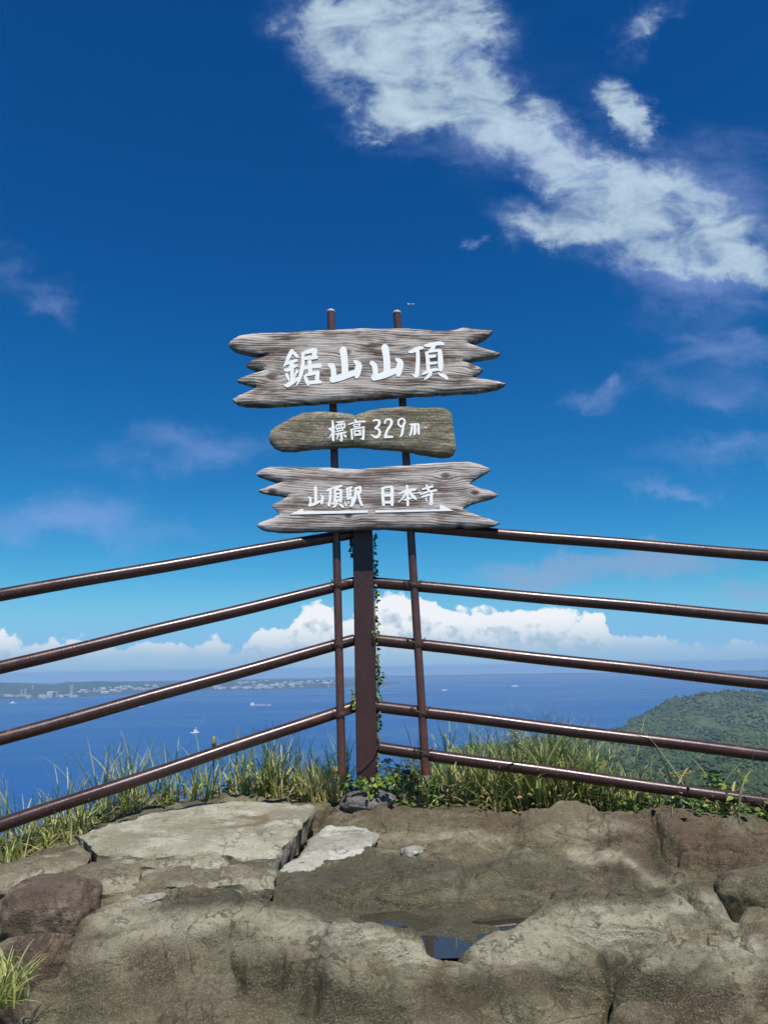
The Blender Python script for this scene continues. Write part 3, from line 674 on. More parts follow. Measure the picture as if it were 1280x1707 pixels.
# ------------------------------------------------------------------ loose slabs and stones
def chunk(name, outline, thick, mtl, label, cat='stone', res=0.02, amp=0.006, nscale=14.0, jag=0.006, group=None, under=0.85, dish=None):
    "a flat piece of stone: outline = (px, py, y) round its top face"
    pts = [at(*q) for q in outline]
    c = sum(pts, Vector()) / len(pts)
    ring = []
    for i, p in enumerate(pts):                     # ragged rim
        q = pts[(i + 1) % len(pts)]; n = max(1, int((q - p).length / res))
        ring += [p.lerp(q, k / n) for k in range(n)]
    ra = np.array(ring); pn_ = np.c_[fbm(ra, 22, 4), fbm(ra + 7, 22, 4), fbm(ra + 3, 22, 3) * 0.4] * jag * 2
    ra = ra + pn_; nr = len(ra)
    A3 = np.c_[ra[:, 0], ra[:, 1], np.ones(nr)]
    pl, *_ = np.linalg.lstsq(A3, ra[:, 2], rcond=None)
    xs, ys = np.arange(ra[:, 0].min(), ra[:, 0].max(), res), np.arange(ra[:, 1].min(), ra[:, 1].max(), res)
    poly = [(p[0], p[1]) for p in ra]
    inner = []
    for x in xs:
        for y in ys:
            ins = False; j = nr - 1; dm = 9
            for i in range(nr):
                xi, yi = poly[i]; xj, yj = poly[j]
                if (yi > y) != (yj > y) and x < (xj - xi) * (y - yi) / (yj - yi) + xi: ins = not ins
                dm = min(dm, (x - xi) ** 2 + (y - yi) ** 2); j = i
            if ins and dm > (res * 0.6) ** 2: inner.append((x + rnd.uniform(-.2, .2) * res, y + rnd.uniform(-.2, .2) * res))
    v2 = [Vector(p) for p in poly] + [Vector(p) for p in inner]
    ov, _, of, *_ = mgeo.delaunay_2d_cdt(v2, [(i, (i + 1) % nr) for i in range(nr)], [], 1, 1e-5)
    ov = np.array([(p.x, p.y) for p in ov])
    z = pl[0] * ov[:, 0] + pl[1] * ov[:, 1] + pl[2]
    rz = ra[:, 2] - (pl[0] * ra[:, 0] + pl[1] * ra[:, 1] + pl[2])
    dd = np.array([np.sqrt(((ra[:, :2] - p) ** 2).sum(1)).min() for p in ov])
    k = np.array([np.argmin(((ra[:, :2] - p) ** 2).sum(1)) for p in ov])
    z += rz[k] * np.exp(-dd / 0.08)
    p3 = np.c_[ov, z]
    z = z + fbm(p3, nscale, 5, 0.55) * amp * 2 - 0.010 * np.exp(-dd / 0.006)
    if dish: 
        dv = at(*dish[:3]); z -= dish[4] * np.exp(-(((ov[:, 0] - dv.x) / dish[3]) ** 2 + ((ov[:, 1] - dv.y) / (dish[3] * .6)) ** 2) ** 2)
    top = np.c_[ov, z]
    faces = [tuple(f) for f in of]
    edge = {}
    for f in faces:
        for a, b2 in zip(f, f[1:] + f[:1]): edge[(a, b2)] = 1
    bound = {a: b2 for (a, b2) in edge if (b2, a) not in edge}
    loop = [next(iter(bound))]
    while bound[loop[-1]] != loop[0] and len(loop) < 5000: loop.append(bound[loop[-1]])
    V = [tuple(p) for p in top]; prev = loop; L = len(loop)
    cc_ = np.array(c)
    for s in (0.12, 0.45, 0.8, 1.0):
        base = top[loop].copy()
        base[:, :2] += (cc_[:2] - base[:, :2]) * (1 - under) * s
        base[:, 2] -= thick * s
        nn = fbm(base, 18, 4); base[:, 0] += nn * jag * 2.4; base[:, 1] += fbm(base + 4, 18, 4) * jag * 2.4
        st = len(V); V += [tuple(p) for p in base]; cur = list(range(st, st + L))
        faces += [(prev[i], cur[i], cur[(i + 1) % L], prev[(i + 1) % L]) for i in range(L)]
        prev = cur
    faces.append(tuple(reversed(prev)))
    o = mesh_obj(name, V, faces, mtl, origin=(c.x, c.y, c.z - thick))
    auto_smooth(o, 45)
    return tag(o, label, cat, group)

def boulder(name, px, py, y, size, mtl, label, rot=0.0, amp=0.16, sub=5, seed=0.0, cat='rock', group=None, lift=0.0, pw=0.88):
    import bmesh
    bm = bmesh.new(); bmesh.ops.create_icosphere(bm, subdivisions=sub, radius=1.0)
    v = np.array([p.co[:] for p in bm.verts]); f = np.array([[q.index for q in t.verts] for t in bm.faces]); bm.free()
    n = fbm(v + seed, 1.1, 5, 0.5); n2 = fbm(v + seed + 3, 3.2, 4, 0.5, True)
    v = v * (1 + n * amp * 2.2 - np.clip(n2 - .4, 0, 1) * amp * 0.5)[:, None]
    v = np.sign(v) * np.abs(v) ** pw
    v *= np.array(size)
    cr, sr = math.cos(rot), math.sin(rot)
    v = np.c_[v[:, 0] * cr - v[:, 1] * sr, v[:, 0] * sr + v[:, 1] * cr, v[:, 2]]
    c = at(px, py, y)
    o = mesh_obj(name, v + np.array(c) + (0, 0, lift), f, mtl, smooth=True, origin=(c.x, c.y, c.z - size[2]))
    return tag(o, label, cat, group)

def scale_y(outl, d): return [(a, b, c + d) for a, b, c in outl]
chunk('concrete_slab', [(165, 1421, 2.685), (250, 1424, 2.675), (350, 1419, 2.690), (430, 1428, 2.665), (461, 1422, 2.685), (500, 1378, 2.945), (527, 1342, 3.205), (470, 1336, 3.245), (400, 1334, 3.275), (340, 1337, 3.255), (240, 1356, 3.105), (133, 1388, 2.885)],
      0.085, M_SLAB, 'broad pale concrete slab lying in front of the left railing grass', 'slab', res=0.014, amp=0.005, nscale=13, jag=0.009, under=0.96, dish=(345, 1365, 3.02, 0.16, 0.008))
chunk('flat_stone', [(-60, 1478, 2.50), (0, 1480, 2.49), (60, 1462, 2.57), (140, 1436, 2.68), (155, 1418, 2.76), (135, 1408, 2.80), (80, 1420, 2.76), (0, 1440, 2.68), (-60, 1450, 2.64)],
      0.05, M_CONC_D, 'grey flat stone at the left edge, sloping beside the concrete slab', res=0.018, amp=0.008, jag=0.008)
chunk('broken_concrete', [(108, 1478, 2.47), (180, 1486, 2.44), (233, 1478, 2.47), (236, 1440, 2.62), (225, 1420, 2.71), (180, 1425, 2.69), (130, 1445, 2.60)],
      0.06, M_CONC_D, 'rough rounded concrete lump below the front left corner of the slab', 'concrete', res=0.016, amp=0.009, jag=0.008)
chunk('broken_concrete', [(234, 1472, 2.49), (330, 1476, 2.47), (400, 1470, 2.50), (456, 1476, 2.48), (459, 1446, 2.62), (400, 1438, 2.65), (330, 1440, 2.64), (240, 1445, 2.62)],
      0.06, M_CONC_D, 'long low broken concrete step under the front edge of the slab', 'concrete', res=0.016, amp=0.008, jag=0.008)
chunk('broken_concrete', [(222, 1440, 2.65), (322, 1443, 2.64), (326, 1415, 2.75), (285, 1409, 2.78), (232, 1420, 2.73)],
      0.05, M_CONC_D, 'curved rim piece of concrete tucked against the slab front', 'concrete', res=0.014, amp=0.005, jag=0.005)
chunk('broken_concrete', [(320, 1440, 2.60), (365, 1444, 2.59), (384, 1432, 2.64), (360, 1416, 2.71), (322, 1412, 2.73)],
      0.045, M_CONC, 'small wedge of pale concrete standing on the broken step', 'concrete', res=0.012, amp=0.008, jag=0.006)
chunk('plaster_patch', [(466, 1444, 2.68), (520, 1452, 2.64), (556, 1430, 2.74), (606, 1420, 2.79), (633, 1388, 2.97), (600, 1374, 3.05), (545, 1372, 3.06), (520, 1392, 2.95), (500, 1420, 2.80)],
      0.05, M_PLASTER, 'whitish mortar patch spread on the rock right of the slab', 'mortar', res=0.016, amp=0.006, jag=0.010)
for px, py, y, s, lab in [(690, 1427, 2.76, (.050, .040, .016), 'white stone sitting alone on the brown rock right of the mortar patch'),
                          (152, 1477, 2.44, (.022, .018, .016), 'tiny white stone by the rounded concrete lump'),
                          (252, 1497, 2.33, (.045, .026, .009), 'flat white stone chip lying below the broken concrete step'),
                          (394, 1491, 2.40, (.018, .014, .010), 'small pale pebble on the sand below the long step')]:
    boulder('white_stone', px, py, y, s, M_PLASTER, lab, rot=px, amp=0.22, sub=4, seed=px * 0.1, cat='stone', group='white stones on the rock', lift=0.014 if px == 690 else 0.0)
boulder('boulder', 88, 1522, 2.24, (.125, .13, .082), M_BOULDER, 'dark reddish boulder with an undercut at the left edge', rot=0.15, amp=0.17, seed=2.0, pw=0.66)
boulder('boulder', 66, 1632, 2.16, (.105, .11, .125), M_BOULDER, 'dark brown rock under the reddish boulder at the left edge', rot=1.0, amp=0.15, seed=7.0, pw=0.7)
boulder('boulder', 1268, 1510, 2.36, (.115, .10, .095), M_ROCK, 'squarish brown boulder behind the rock at the right edge', rot=0.2, amp=0.12, seed=5.0, pw=0.66)
boulder('post_footing', 614, 1324, 3.33, (.110, .085, .048), M_FOOT, 'grey mortar lump round the foot of the corner post', rot=0.1, amp=0.15, seed=9.0, cat='footing', lift=-0.030)
# ------------------------------------------------------------------ railing
YC, YL, YR = 3.37, 2.86, 3.16           # corner, left picture edge, right picture edge
post_c = at(611, 1305, YC)
rail_root = empty('metal_railing', (post_c.x, post_c.y, post_c.z - 0.02), 'dark brown pipe railing meeting at a square corner post', 'railing')
PT, PB = at(604.5, 884, YC), at(612.5, 1312, YC)
mb = MB()
hw, hd = 0.0435, 0.040
def post_section(p, k=1.0): return [p + Vector((sx * hw * k, sy * hd * k, 0)) for sx, sy in ((-1, -1), (1, -1), (1, 1), (-1, 1))]
v = [];
for p, k in ((PB, 1), (PT, 1)): v += post_section(p, k)
mb.add(v, [(0, 1, 5, 4), (1, 2, 6, 5), (2, 3, 7, 6), (3, 0, 4, 7), (4, 5, 6, 7), (3, 2, 1, 0)])
post = mb.build('post', M_POST, rail_root)
bv = post.modifiers.new('bevel', 'BEVEL'); bv.width = 0.004; bv.segments = 2
RAILS = []
def rail(p0, p1, r=0.0245):
    n = 30; pts = [p0.lerp(p1, i / n) for i in range(n + 1)]
    sag = rnd.uniform(-0.003, 0.004)
    pts = [p + Vector((0, 0, -sag * 4 * t * (1 - t) + 0.0012 * math.sin(t * 23 + p0.z * 50))) for p, t in ((q, i / n) for i, q in enumerate(pts))]
    mb = MB(); mb.tube(pts, r, 24)
    o = mb.build('rail', M_PAINT, rail_root); auto_smooth(o, 40); RAILS.append((p0, p1)); return o
def ext(a, b, t): return a + (b - a) * t
for (y0, y1, xe, ye) in [(992, 889, 590, 889), (1112, 971, 590, 971), (1231, 1067, 590, 1067), (1376, 1178, 590, 1178)]:
    c_, l_ = at(xe, ye, YC), at(0, y0, YL)
    d = (c_ - l_).normalized()
    rail(ext(c_, l_, 1.9), c_ + d * 0.0)
for (xs, ys, y1) in [(622, 873, 926), (622, 971, 1032), (624, 1066.5, 1138), (625, 1177, 1259), (628, 1246, 1338)]:
    c_, r_ = at(xs, ys, YC), at(1280, y1, YR)
    rail(c_, ext(c_, r_, 1.9))
# next posts, outside the picture, carry the far ends
def ring_wire(mb, c, axis, rad, turns, r=0.0016, n=14, jit=0.3):
    "a few turns of wire round an axis"
    axis = axis.normalized(); a = axis.orthogonal().normalized(); b_ = axis.cross(a)
    pts = []
    for i in range(int(turns * n) + 1):
        t = 2 * math.pi * i / n
        pts.append(c + (a * math.cos(t) + b_ * math.sin(t)) * (rad + 0.0015 * math.sin(t * 1.7 + jit)) + axis * (0.008 * math.sin(t * 0.5 + jit)))
    mb.tube(pts, r, 6)
# loose wire round the foot of the post
mb = MB()
w = [at(*q) for q in [(594, 1284, 3.322), (603, 1281, 3.321), (612, 1272, 3.321), (622, 1262, 3.321), (628, 1248, 3.319), (632, 1238, 3.325), (634, 1228, 3.345)]]
mb.tube(w, 0.0022, 7); mb.build('loop_wire', M_WIRE, rail_root)

# ------------------------------------------------------------------ summit sign
YP = 3.318; RP = 0.0178
pole_px = [((551.5, 519), (570, 1291)), ((661.5, 521), (710, 1292))]
sg_o = at(640, 1295, YP)
sign = empty('summit_sign', (sg_o.x, sg_o.y, sg_o.z), 'three weathered wooden boards with white Japanese writing on two brown poles', 'signpost')
m, nt, b = mat('bare_metal_cap', (0.62, 0.60, 0.56), 0.4, 0.5, 0.3)
M_CAP = m
poles = []
for (a, b2) in pole_px:
    p0, p1 = at(*b2, YP), at(*a, YP)
    n = 24; mb = MB(); mb.tube([p0.lerp(p1, i / n) for i in range(n + 1)], RP, 24)
    o = mb.build('pole', M_POLE, sign); auto_smooth(o, 40); poles.append((p0, p1))
    d = (p1 - p0).normalized()
    mb = MB(); rs_ = [(0.0, 1.06), (0.006, 1.06), (0.010, 0.85), (0.013, 0.5), (0.0142, 0.05)]
    mb.tube([p1 + d * (t - 0.004) for t, _ in rs_], [RP * k for _, k in rs_], 20)
    auto_smooth(mb.build('cap', M_CAP, o), 40)

def crop(ox, oy, s): return lambda x, y: (ox + x / s, oy + y / s)
c1 = crop(370, 500, 1280 / 490.0); c2 = crop(370, 660, 1280 / 490.0)
YB = 3.238           # board faces
B1 = [(28, 190), (34, 178), (48, 166), (75, 152), (130, 142), (230, 140), (330, 135), (440, 128), (520, 125), (600, 121), (700, 122), (800, 120), (880, 127), (960, 133), (1010, 127), (1045, 118), (1100, 122), (1178, 130),
      (1165, 142), (1140, 158), (1110, 170), (1068, 180), (1095, 192), (1130, 205), (1175, 216), (1213, 228), (1190, 236), (1140, 243), (1095, 250), (1048, 262), (1075, 270), (1105, 284), (1138, 297), (1125, 308), (1105, 322), (1085, 333),
      (1150, 342), (1200, 350), (1234, 361), (1205, 376), (1150, 388), (1090, 395), (1040, 396), (900, 404), (760, 413), (620, 424), (500, 434), (380, 443), (260, 450), (160, 455), (100, 452), (60, 442), (44, 430),
      (60, 420), (85, 408), (120, 393), (152, 376), (130, 364), (95, 355), (65, 345), (90, 331), (125, 320), (160, 311), (188, 300), (160, 295), (130, 289), (105, 279), (125, 263), (165, 248), (206, 238), (165, 230), (120, 224), (70, 212), (40, 203)]
B2 = [(202, 178), (212, 150), (235, 130), (260, 117), (285, 103), (310, 88), (350, 72), (420, 66), (500, 68), (550, 73), (566, 76), (578, 84), (590, 77), (615, 69), (650, 58), (720, 48), (800, 43), (880, 50), (930, 47), (960, 48), (985, 58), (1000, 75), (1004, 110), (1008, 145), (1015, 190), (1020, 225), (1010, 245),
      (990, 256), (950, 258), (900, 250), (850, 241), (800, 232), (720, 224), (640, 216), (570, 211), (520, 213), (450, 218), (380, 222), (310, 232), (260, 232), (225, 217), (207, 200)]
B3 = [(148, 336), (158, 326), (180, 315), (210, 306), (330, 308), (450, 311), (570, 316), (600, 319), (630, 314), (700, 308), (800, 300), (900, 292), (1000, 286), (1080, 285), (1125, 297), (1171, 318), (1150, 331), (1120, 345), (1095, 362), (1076, 381), (1100, 391), (1135, 402), (1170, 413), (1201, 428), (1180, 441), (1140, 452), (1100, 462), (1070, 474), (1045, 488),
      (1075, 503), (1110, 517), (1160, 534), (1209, 551), (1190, 561), (1140, 566), (1060, 568), (1035, 560), (1010, 569), (900, 569), (800, 570), (700, 573), (600, 576), (500, 582), (400, 585), (330, 588), (250, 589), (190, 582), (165, 573), (150, 562), (165, 551), (190, 541), (220, 530), (252, 514), (238, 498), (225, 484), (213, 473),
      (235, 463), (262, 450), (290, 434), (265, 428), (230, 424), (190, 417), (158, 408), (180, 399), (220, 386), (264, 371), (225, 362), (180, 349)]
def board(outl, cr, thick, mtl, label, jag):
    P = [at(*cr(*q), YB) for q in outl]
    ring = []
    for i, p in enumerate(P):
        q = P[(i + 1) % len(P)]; n = max(1, int((q - p).length / 0.010)); ring += [p.lerp(q, k / n) for k in range(n)]
    a = np.array(ring)
    a[:, 0] += fbm(a, 16, 3) * jag; a[:, 2] += fbm(a + 5, 16, 3) * jag
    nr = len(a)
    x0, x1, z0, z1 = a[:, 0].min(), a[:, 0].max(), a[:, 2].min(), a[:, 2].max()
    poly = a[:, [0, 2]]; res = 0.014; inner = []
    for x in np.arange(x0, x1, res):
        for z in np.arange(z0, z1, res * 0.8):
            xi, zi = poly[:, 0], poly[:, 1]; xj, zj = np.roll(xi, 1), np.roll(zi, 1)
            cr_ = ((zi > z) != (zj > z)) & (x < (xj - xi) * (z - zi) / (zj - zi + 1e-12) + xi)
            if cr_.sum() % 2 and ((xi - x) ** 2 + (zi - z) ** 2).min() > (res * 0.55) ** 2: inner.append((x, z))
    ov, _, of, *_ = mgeo.delaunay_2d_cdt([Vector(p) for p in poly] + [Vector(p) for p in inner], [(i, (i + 1) % nr) for i in range(nr)], [], 1, 1e-6)
    ov = np.array([(p.x, p.y) for p in ov])
    dd = np.array([np.sqrt(((poly - p) ** 2).sum(1)).min() for p in ov])
    dep = 0.009 * np.exp(-dd / 0.007)                     # worn, rounded rim
    p3 = np.c_[ov[:, 0] * 2, np.zeros(len(ov)), ov[:, 1] * 9]
    y = YB + dep + fbm(p3, 2.2, 4) * 0.0025 * np.clip(dd / 0.02, 0, 1)
    top = np.c_[ov[:, 0], y, ov[:, 1]]
    faces = [tuple(reversed(f)) for f in of]
    edge = {(p, q): 1 for f in faces for p, q in zip(f, f[1:] + f[:1])}
    bound = {p: q for (p, q) in edge if (q, p) not in edge}
    loop = [next(iter(bound))]
    while bound[loop[-1]] != loop[0] and len(loop) < 9000: loop.append(bound[loop[-1]])
    V = [tuple(p) for p in top]; prev = loop; L = len(loop)
    cx, cz = poly.mean(0)
    for s in (0.25, 0.75, 1.0):
        bb = top[loop].copy(); bb[:, 1] = YB + 0.009 + (thick - 0.009) * s
        k = 0.004 if s == 1.0 else -0.001
        bb[:, 0] += (cx - bb[:, 0]) * k * 3 + fbm(bb, 25, 3) * 0.002; bb[:, 2] += (cz - bb[:, 2]) * k * 9 + fbm(bb + 3, 25, 3) * 0.002
        st = len(V); V += [tuple(p) for p in bb]; cur = list(range(st, st + L))
        faces += [(prev[(i + 1) % L], prev[i], cur[i], cur[(i + 1) % L])[::-1] for i in range(L)]; prev = cur
    faces.append(tuple(prev[::-1]))
    o = mesh_obj('sign_board', V, faces, mtl, sign, origin=None)
    # pivot at the board's own middle so that the grain is laid out from there
    o.data.transform(Matrix.Translation(-(Vector((cx, YB, cz)) - sign.location))); o.location = Vector((cx, YB, cz)) - sign.location
    auto_smooth(o, 50); o['label'] = label
    return o
TH = 0.062
bo1 = board(B1, c1, TH, M_WOOD_A, 'widest top board with saw-toothed ends and large white writing', 0.004)
bo2 = board(B2, c2, TH, M_WOOD_B, 'rounded mossy middle board giving the height', 0.005)
bo3 = board(B3, c2, TH, M_WOOD_C, 'grey bottom board with saw-toothed ends and two white arrows', 0.004)

# ------------------------------------------------------------------ brush lettering
def stroke_poly(pts):
    "outline of a brush stroke through (x, y, width) points, round ended"
    P = [(p[0], p[1], p[2] * 0.5) for p in pts]
    if len(P) == 2: P = [P[0], tuple((a + b) / 2 for a, b in zip(*P)), P[1]]
    S = []                                                  # Catmull-Rom
    for i in range(len(P) - 1):
        p0, p1, p2, p3 = P[max(i - 1, 0)], P[i], P[i + 1], P[min(i + 2, len(P) - 1)]
        for k in range(5):
            t = k / 5
            S.append(tuple(0.5 * (2 * b + (c - a) * t + (2 * a - 5 * b + 4 * c - d) * t * t + (3 * b - a - 3 * c + d) * t ** 3) for a, b, c, d in zip(p0, p1, p2, p3)))
    S.append(P[-1]); L, Rr = [], []
    for i, (x, y, w) in enumerate(S):
        a, b = S[max(i - 1, 0)], S[min(i + 1, len(S) - 1)]
        dx_, dy_ = b[0] - a[0], b[1] - a[1]; n = math.hypot(dx_, dy_) or 1; w = max(w, 1.0)
        L.append((x - dy_ / n * w, y + dx_ / n * w)); Rr.append((x + dy_ / n * w, y - dx_ / n * w))
    def cap(c, frm, to):
        a0 = math.atan2(frm[1] - c[1], frm[0] - c[0]); r = c[2]; out = []
        for k in range(1, 5):
            a = a0 - math.pi * k / 5; out.append((c[0] + r * math.cos(a) * 0.9, c[1] + r * math.sin(a) * 0.9))
        return out
    return L, Rr, cap(S[-1], L[-1], Rr[-1]), cap(S[0], Rr[0], L[0])
def strokes(mb, cr, lst, h0=0.0022, ofs=(0, 0)):
    for i, pts in enumerate(lst):
        L, Rr, e1, e0 = stroke_poly([(x + ofs[0], y + ofs[1], w) for x, y, w in pts])
        h = h0 + 0.00012 * (i % 12)
        f3 = lambda q: at(*cr(*q), YB)
        l, r = [f3(q) for q in L], [f3(q) for q in Rr]; k = len(l)
        F_ = Vector((0, -h, 0)); Bk = Vector((0, 0.004, 0))
        mb.add([p + F_ for p in l] + [p + F_ for p in r], [(j, j + 1, k + j + 1, k + j) for j in range(k - 1)])
        for e, s, t in ((e1, l[-1], r[-1]), (e0, r[0], l[0])):
            pts3 = [s] + [f3(q) for q in e] + [t]
            mb.add([p + F_ for p in pts3], [tuple(range(len(pts3)))])
        loop = l + [f3(q) for q in e1] + r[::-1] + [f3(q) for q in e0]; n = len(loop)
        mb.add([p + F_ for p in loop] + [p + Bk for p in loop], [(j, (j + 1) % n, n + (j + 1) % n, n + j) for j in range(n)])
def lettering(name, bd, fill):
    mb = MB(); fill(mb)
    import bmesh
    v = np.array(mb.v)
    o = mesh_obj(name, v, mb.f, M_WHITE, bd)
    bm = bmesh.new(); bm.from_mesh(o.data); bmesh.ops.recalc_face_normals(bm, faces=bm.faces); bm.to_mesh(o.data); bm.free()
    return o
K1, S1 = crop(465, 575, 16.0), [
    [(350, 165, 110), (290, 270, 110), (220, 420, 85), (160, 540, 50), (128, 590, 16)], [(410, 225, 90), (465, 285, 90), (495, 320, 60)],
    [(205, 510, 60), (300, 465, 85), (420, 430, 85), (475, 415, 70)], [(145, 675, 50), (240, 670, 95), (350, 600, 100), (465, 555, 60)], [(340, 480, 120), (350, 700, 100), (365, 950, 110)],
    [(205, 790, 80), (240, 870, 78), (275, 960, 36)], [(490, 705, 90), (445, 790, 52), (430, 870, 22)], [(160, 1080, 50), (240, 1075, 120), (380, 985, 110), (480, 915, 90), (530, 870, 50)],
    [(605, 235, 40), (720, 205, 95), (900, 150, 115), (985, 150, 100)], [(975, 150, 110), (945, 260, 130), (1000, 345, 70)], [(680, 365, 80), (850, 350, 95), (1010, 340, 75)],
    [(645, 260, 80), (640, 500, 95), (620, 650, 105), (570, 850, 95), (525, 990, 60), (470, 1100, 14)], [(660, 630, 80), (800, 590, 95), (1000, 560, 110), (1100, 560, 110)],
    [(815, 420, 110), (830, 600, 110), (840, 760, 110)], [(690, 835, 70), (740, 960, 100), (785, 1060, 80)], [(710, 810, 60), (900, 765, 95), (1055, 725, 70)], [(1035, 775, 110), (1015, 930, 115)], [(770, 1015, 100), (950, 995, 95), (1110, 990, 85)]]
K2, S2 = crop(440, 560, 6.4), [[(845, 150, 78), (860, 280, 72), (866, 400, 72)], [(705, 312, 50), (735, 340, 58), (745, 430, 56), (732, 465, 66)], [(728, 472, 60), (830, 440, 70), (920, 410, 64), (1000, 380, 56)], [(972, 275, 36), (1010, 312, 66), (1000, 380, 72), (990, 432, 52)]]
K3, S3 = crop(600, 560, 6.4), [[(265, 122, 78), (285, 250, 72), (288, 375, 72)], [(125, 290, 50), (155, 320, 58), (165, 410, 56), (152, 445, 66)], [(148, 450, 60), (250, 420, 70), (340, 388, 64), (420, 358, 56)], [(390, 250, 34), (428, 285, 66), (420, 350, 72), (408, 415, 52)]]
K4, S4 = crop(675, 565, 16.0), [
    [(110, 350, 60), (200, 330, 100), (330, 265, 100), (470, 240, 65)], [(330, 290, 100), (345, 500, 105), (330, 800, 115), (310, 985, 120)], [(285, 1010, 70), (205, 960, 36), (135, 925, 8)],
    [(530, 180, 50), (620, 175, 95), (800, 135, 95), (940, 120, 105), (1020, 140, 70)], [(765, 190, 110), (700, 290, 90), (610, 360, 60), (560, 355, 40)], [(565, 370, 70), (600, 500, 100), (610, 700, 100), (620, 880, 100)],
    [(650, 345, 60), (760, 320, 75), (900, 315, 75), (960, 315, 55)], [(925, 330, 110), (940, 500, 135), (948, 700, 140), (955, 840, 85)], [(640, 480, 80), (800, 462, 75)], [(640, 660, 80), (835, 640, 65)],
    [(475, 940, 52), (600, 880, 80), (760, 830, 80), (890, 830, 52)], [(690, 915, 80), (650, 970, 100), (575, 1045, 62), (505, 1105, 16)], [(890, 915, 34), (960, 960, 80), (1075, 1015, 100), (1125, 1070, 54)]]
K5, S5 = crop(542, 692, 1280 / 70.0), [
    [(230, 190, 66), (240, 350, 76), (240, 560, 90), (250, 770, 66)], [(130, 430, 60), (220, 400, 60), (310, 372, 36)], [(190, 470, 60), (290, 510, 56)], [(205, 575, 50), (160, 640, 36), (112, 705, 8)], [(330, 222, 26), (430, 210, 44), (585, 200, 38)],
    [(345, 335, 36), (355, 445, 36)], [(345, 428, 38), (470, 405, 44), (595, 380, 44)], [(597, 270, 40), (592, 385, 44)], [(335, 318, 40), (460, 288, 46), (600, 268, 40)], [(420, 230, 34), (428, 415, 34)], [(500, 215, 38), (502, 405, 38)],
    [(362, 500, 44), (555, 455, 38)], [(315, 588, 36), (440, 560, 56), (635, 525, 46)], [(490, 560, 72), (500, 770, 70), (435, 742, 16)], [(400, 600, 60), (362, 740, 26)], [(575, 605, 46), (628, 655, 70)],
    [(905, 145, 52), (968, 208, 54)], [(705, 288, 34), (960, 215, 52), (1215, 195, 52)], [(862, 308, 34), (900, 370, 42)], [(872, 300, 28), (1068, 272, 36)], [(1058, 282, 42), (1038, 328, 36)], [(892, 370, 36), (1045, 338, 32)],
    [(805, 450, 62), (822, 730, 60)], [(775, 452, 42), (1000, 402, 46), (1185, 372, 54)], [(1168, 380, 80), (1160, 730, 70)], [(1155, 740, 52), (1075, 712, 24)], [(892, 490, 42), (910, 630, 54)], [(882, 492, 42), (1078, 472, 54)], [(1058, 475, 60), (1070, 595, 58)], [(912, 605, 64), (1082, 592, 64)]]
K6, S6 = crop(612, 690, 12.8), [
    [(130, 150, 34), (200, 130, 36), (258, 160, 54), (245, 240, 54), (165, 305, 36)], [(165, 308, 36), (240, 330, 46), (268, 390, 56), (248, 460, 62), (190, 500, 54), (120, 470, 36), (72, 436, 12)],
    [(378, 200, 36), (392, 140, 36), (460, 115, 42), (518, 150, 54), (508, 230, 56), (430, 350, 54), (388, 470, 54)], [(372, 495, 50), (538, 490, 44)],
    [(725, 278, 40), (665, 220, 42), (675, 140, 42), (740, 102, 42), (798, 140, 42), (788, 220, 42), (725, 278, 40)], [(785, 200, 46), (757, 330, 50), (740, 430, 54), (702, 495, 20)],
    [(905, 226, 22), (1000, 220, 32), (1095, 222, 36)], [(955, 230, 46), (940, 380, 46), (912, 455, 42)], [(1015, 230, 56), (1015, 400, 64), (998, 445, 36)], [(1090, 230, 46), (1095, 380, 54), (1098, 435, 36)], [(1246, 294, 30), (1254, 298, 26)]]
K7, S7 = crop(508, 805, 12.8), [
    [(228, 95, 66), (235, 250, 62), (236, 390, 62)], [(72, 312, 26), (118, 322, 54), (125, 400, 46), (112, 465, 62)], [(95, 480, 54), (200, 450, 64), (300, 402, 54), (348, 390, 46)], [(345, 255, 26), (380, 310, 56), (370, 400, 56), (360, 445, 46)],
    [(472, 170, 36), (540, 140, 56), (598, 116, 36)], [(545, 150, 54), (545, 300, 54), (520, 485, 54)], [(508, 480, 36), (482, 452, 8)], [(612, 110, 44), (700, 85, 54), (785, 66, 46)], [(710, 100, 54), (642, 150, 34)], [(640, 155, 46), (650, 280, 54), (640, 400, 54)], [(662, 150, 36), (778, 150, 46)],
    [(770, 160, 54), (772, 300, 58), (770, 405, 46)], [(650, 240, 40), (740, 226, 34)], [(650, 310, 40), (740, 300, 34)], [(592, 450, 44), (680, 392, 54), (758, 362, 54)], [(680, 430, 54), (640, 500, 46), (592, 518, 16)], [(742, 450, 34), (800, 500, 54), (828, 520, 26)],
    [(912, 125, 54), (915, 250, 54), (918, 345, 44)], [(892, 130, 44), (1000, 92, 46)], [(920, 190, 26), (1008, 170, 32)], [(920, 262, 26), (1000, 242, 32)], [(922, 340, 44), (1018, 312, 46)], [(975, 112, 36), (970, 328, 36)], [(1010, 320, 46), (1010, 420, 46), (990, 505, 36), (962, 482, 12)],
    [(860, 412, 36), (884, 486, 36)], [(908, 392, 18), (925, 448, 22)], [(943, 392, 18), (955, 438, 18)], [(1072, 120, 44), (1178, 92, 54)], [(1188, 95, 54), (1180, 215, 54)], [(1082, 210, 54), (1188, 192, 44)], [(1088, 130, 54), (1078, 280, 62), (1050, 400, 54), (1012, 505, 22)], [(1140, 230, 54), (1180, 380, 56), (1218, 475, 56)]]
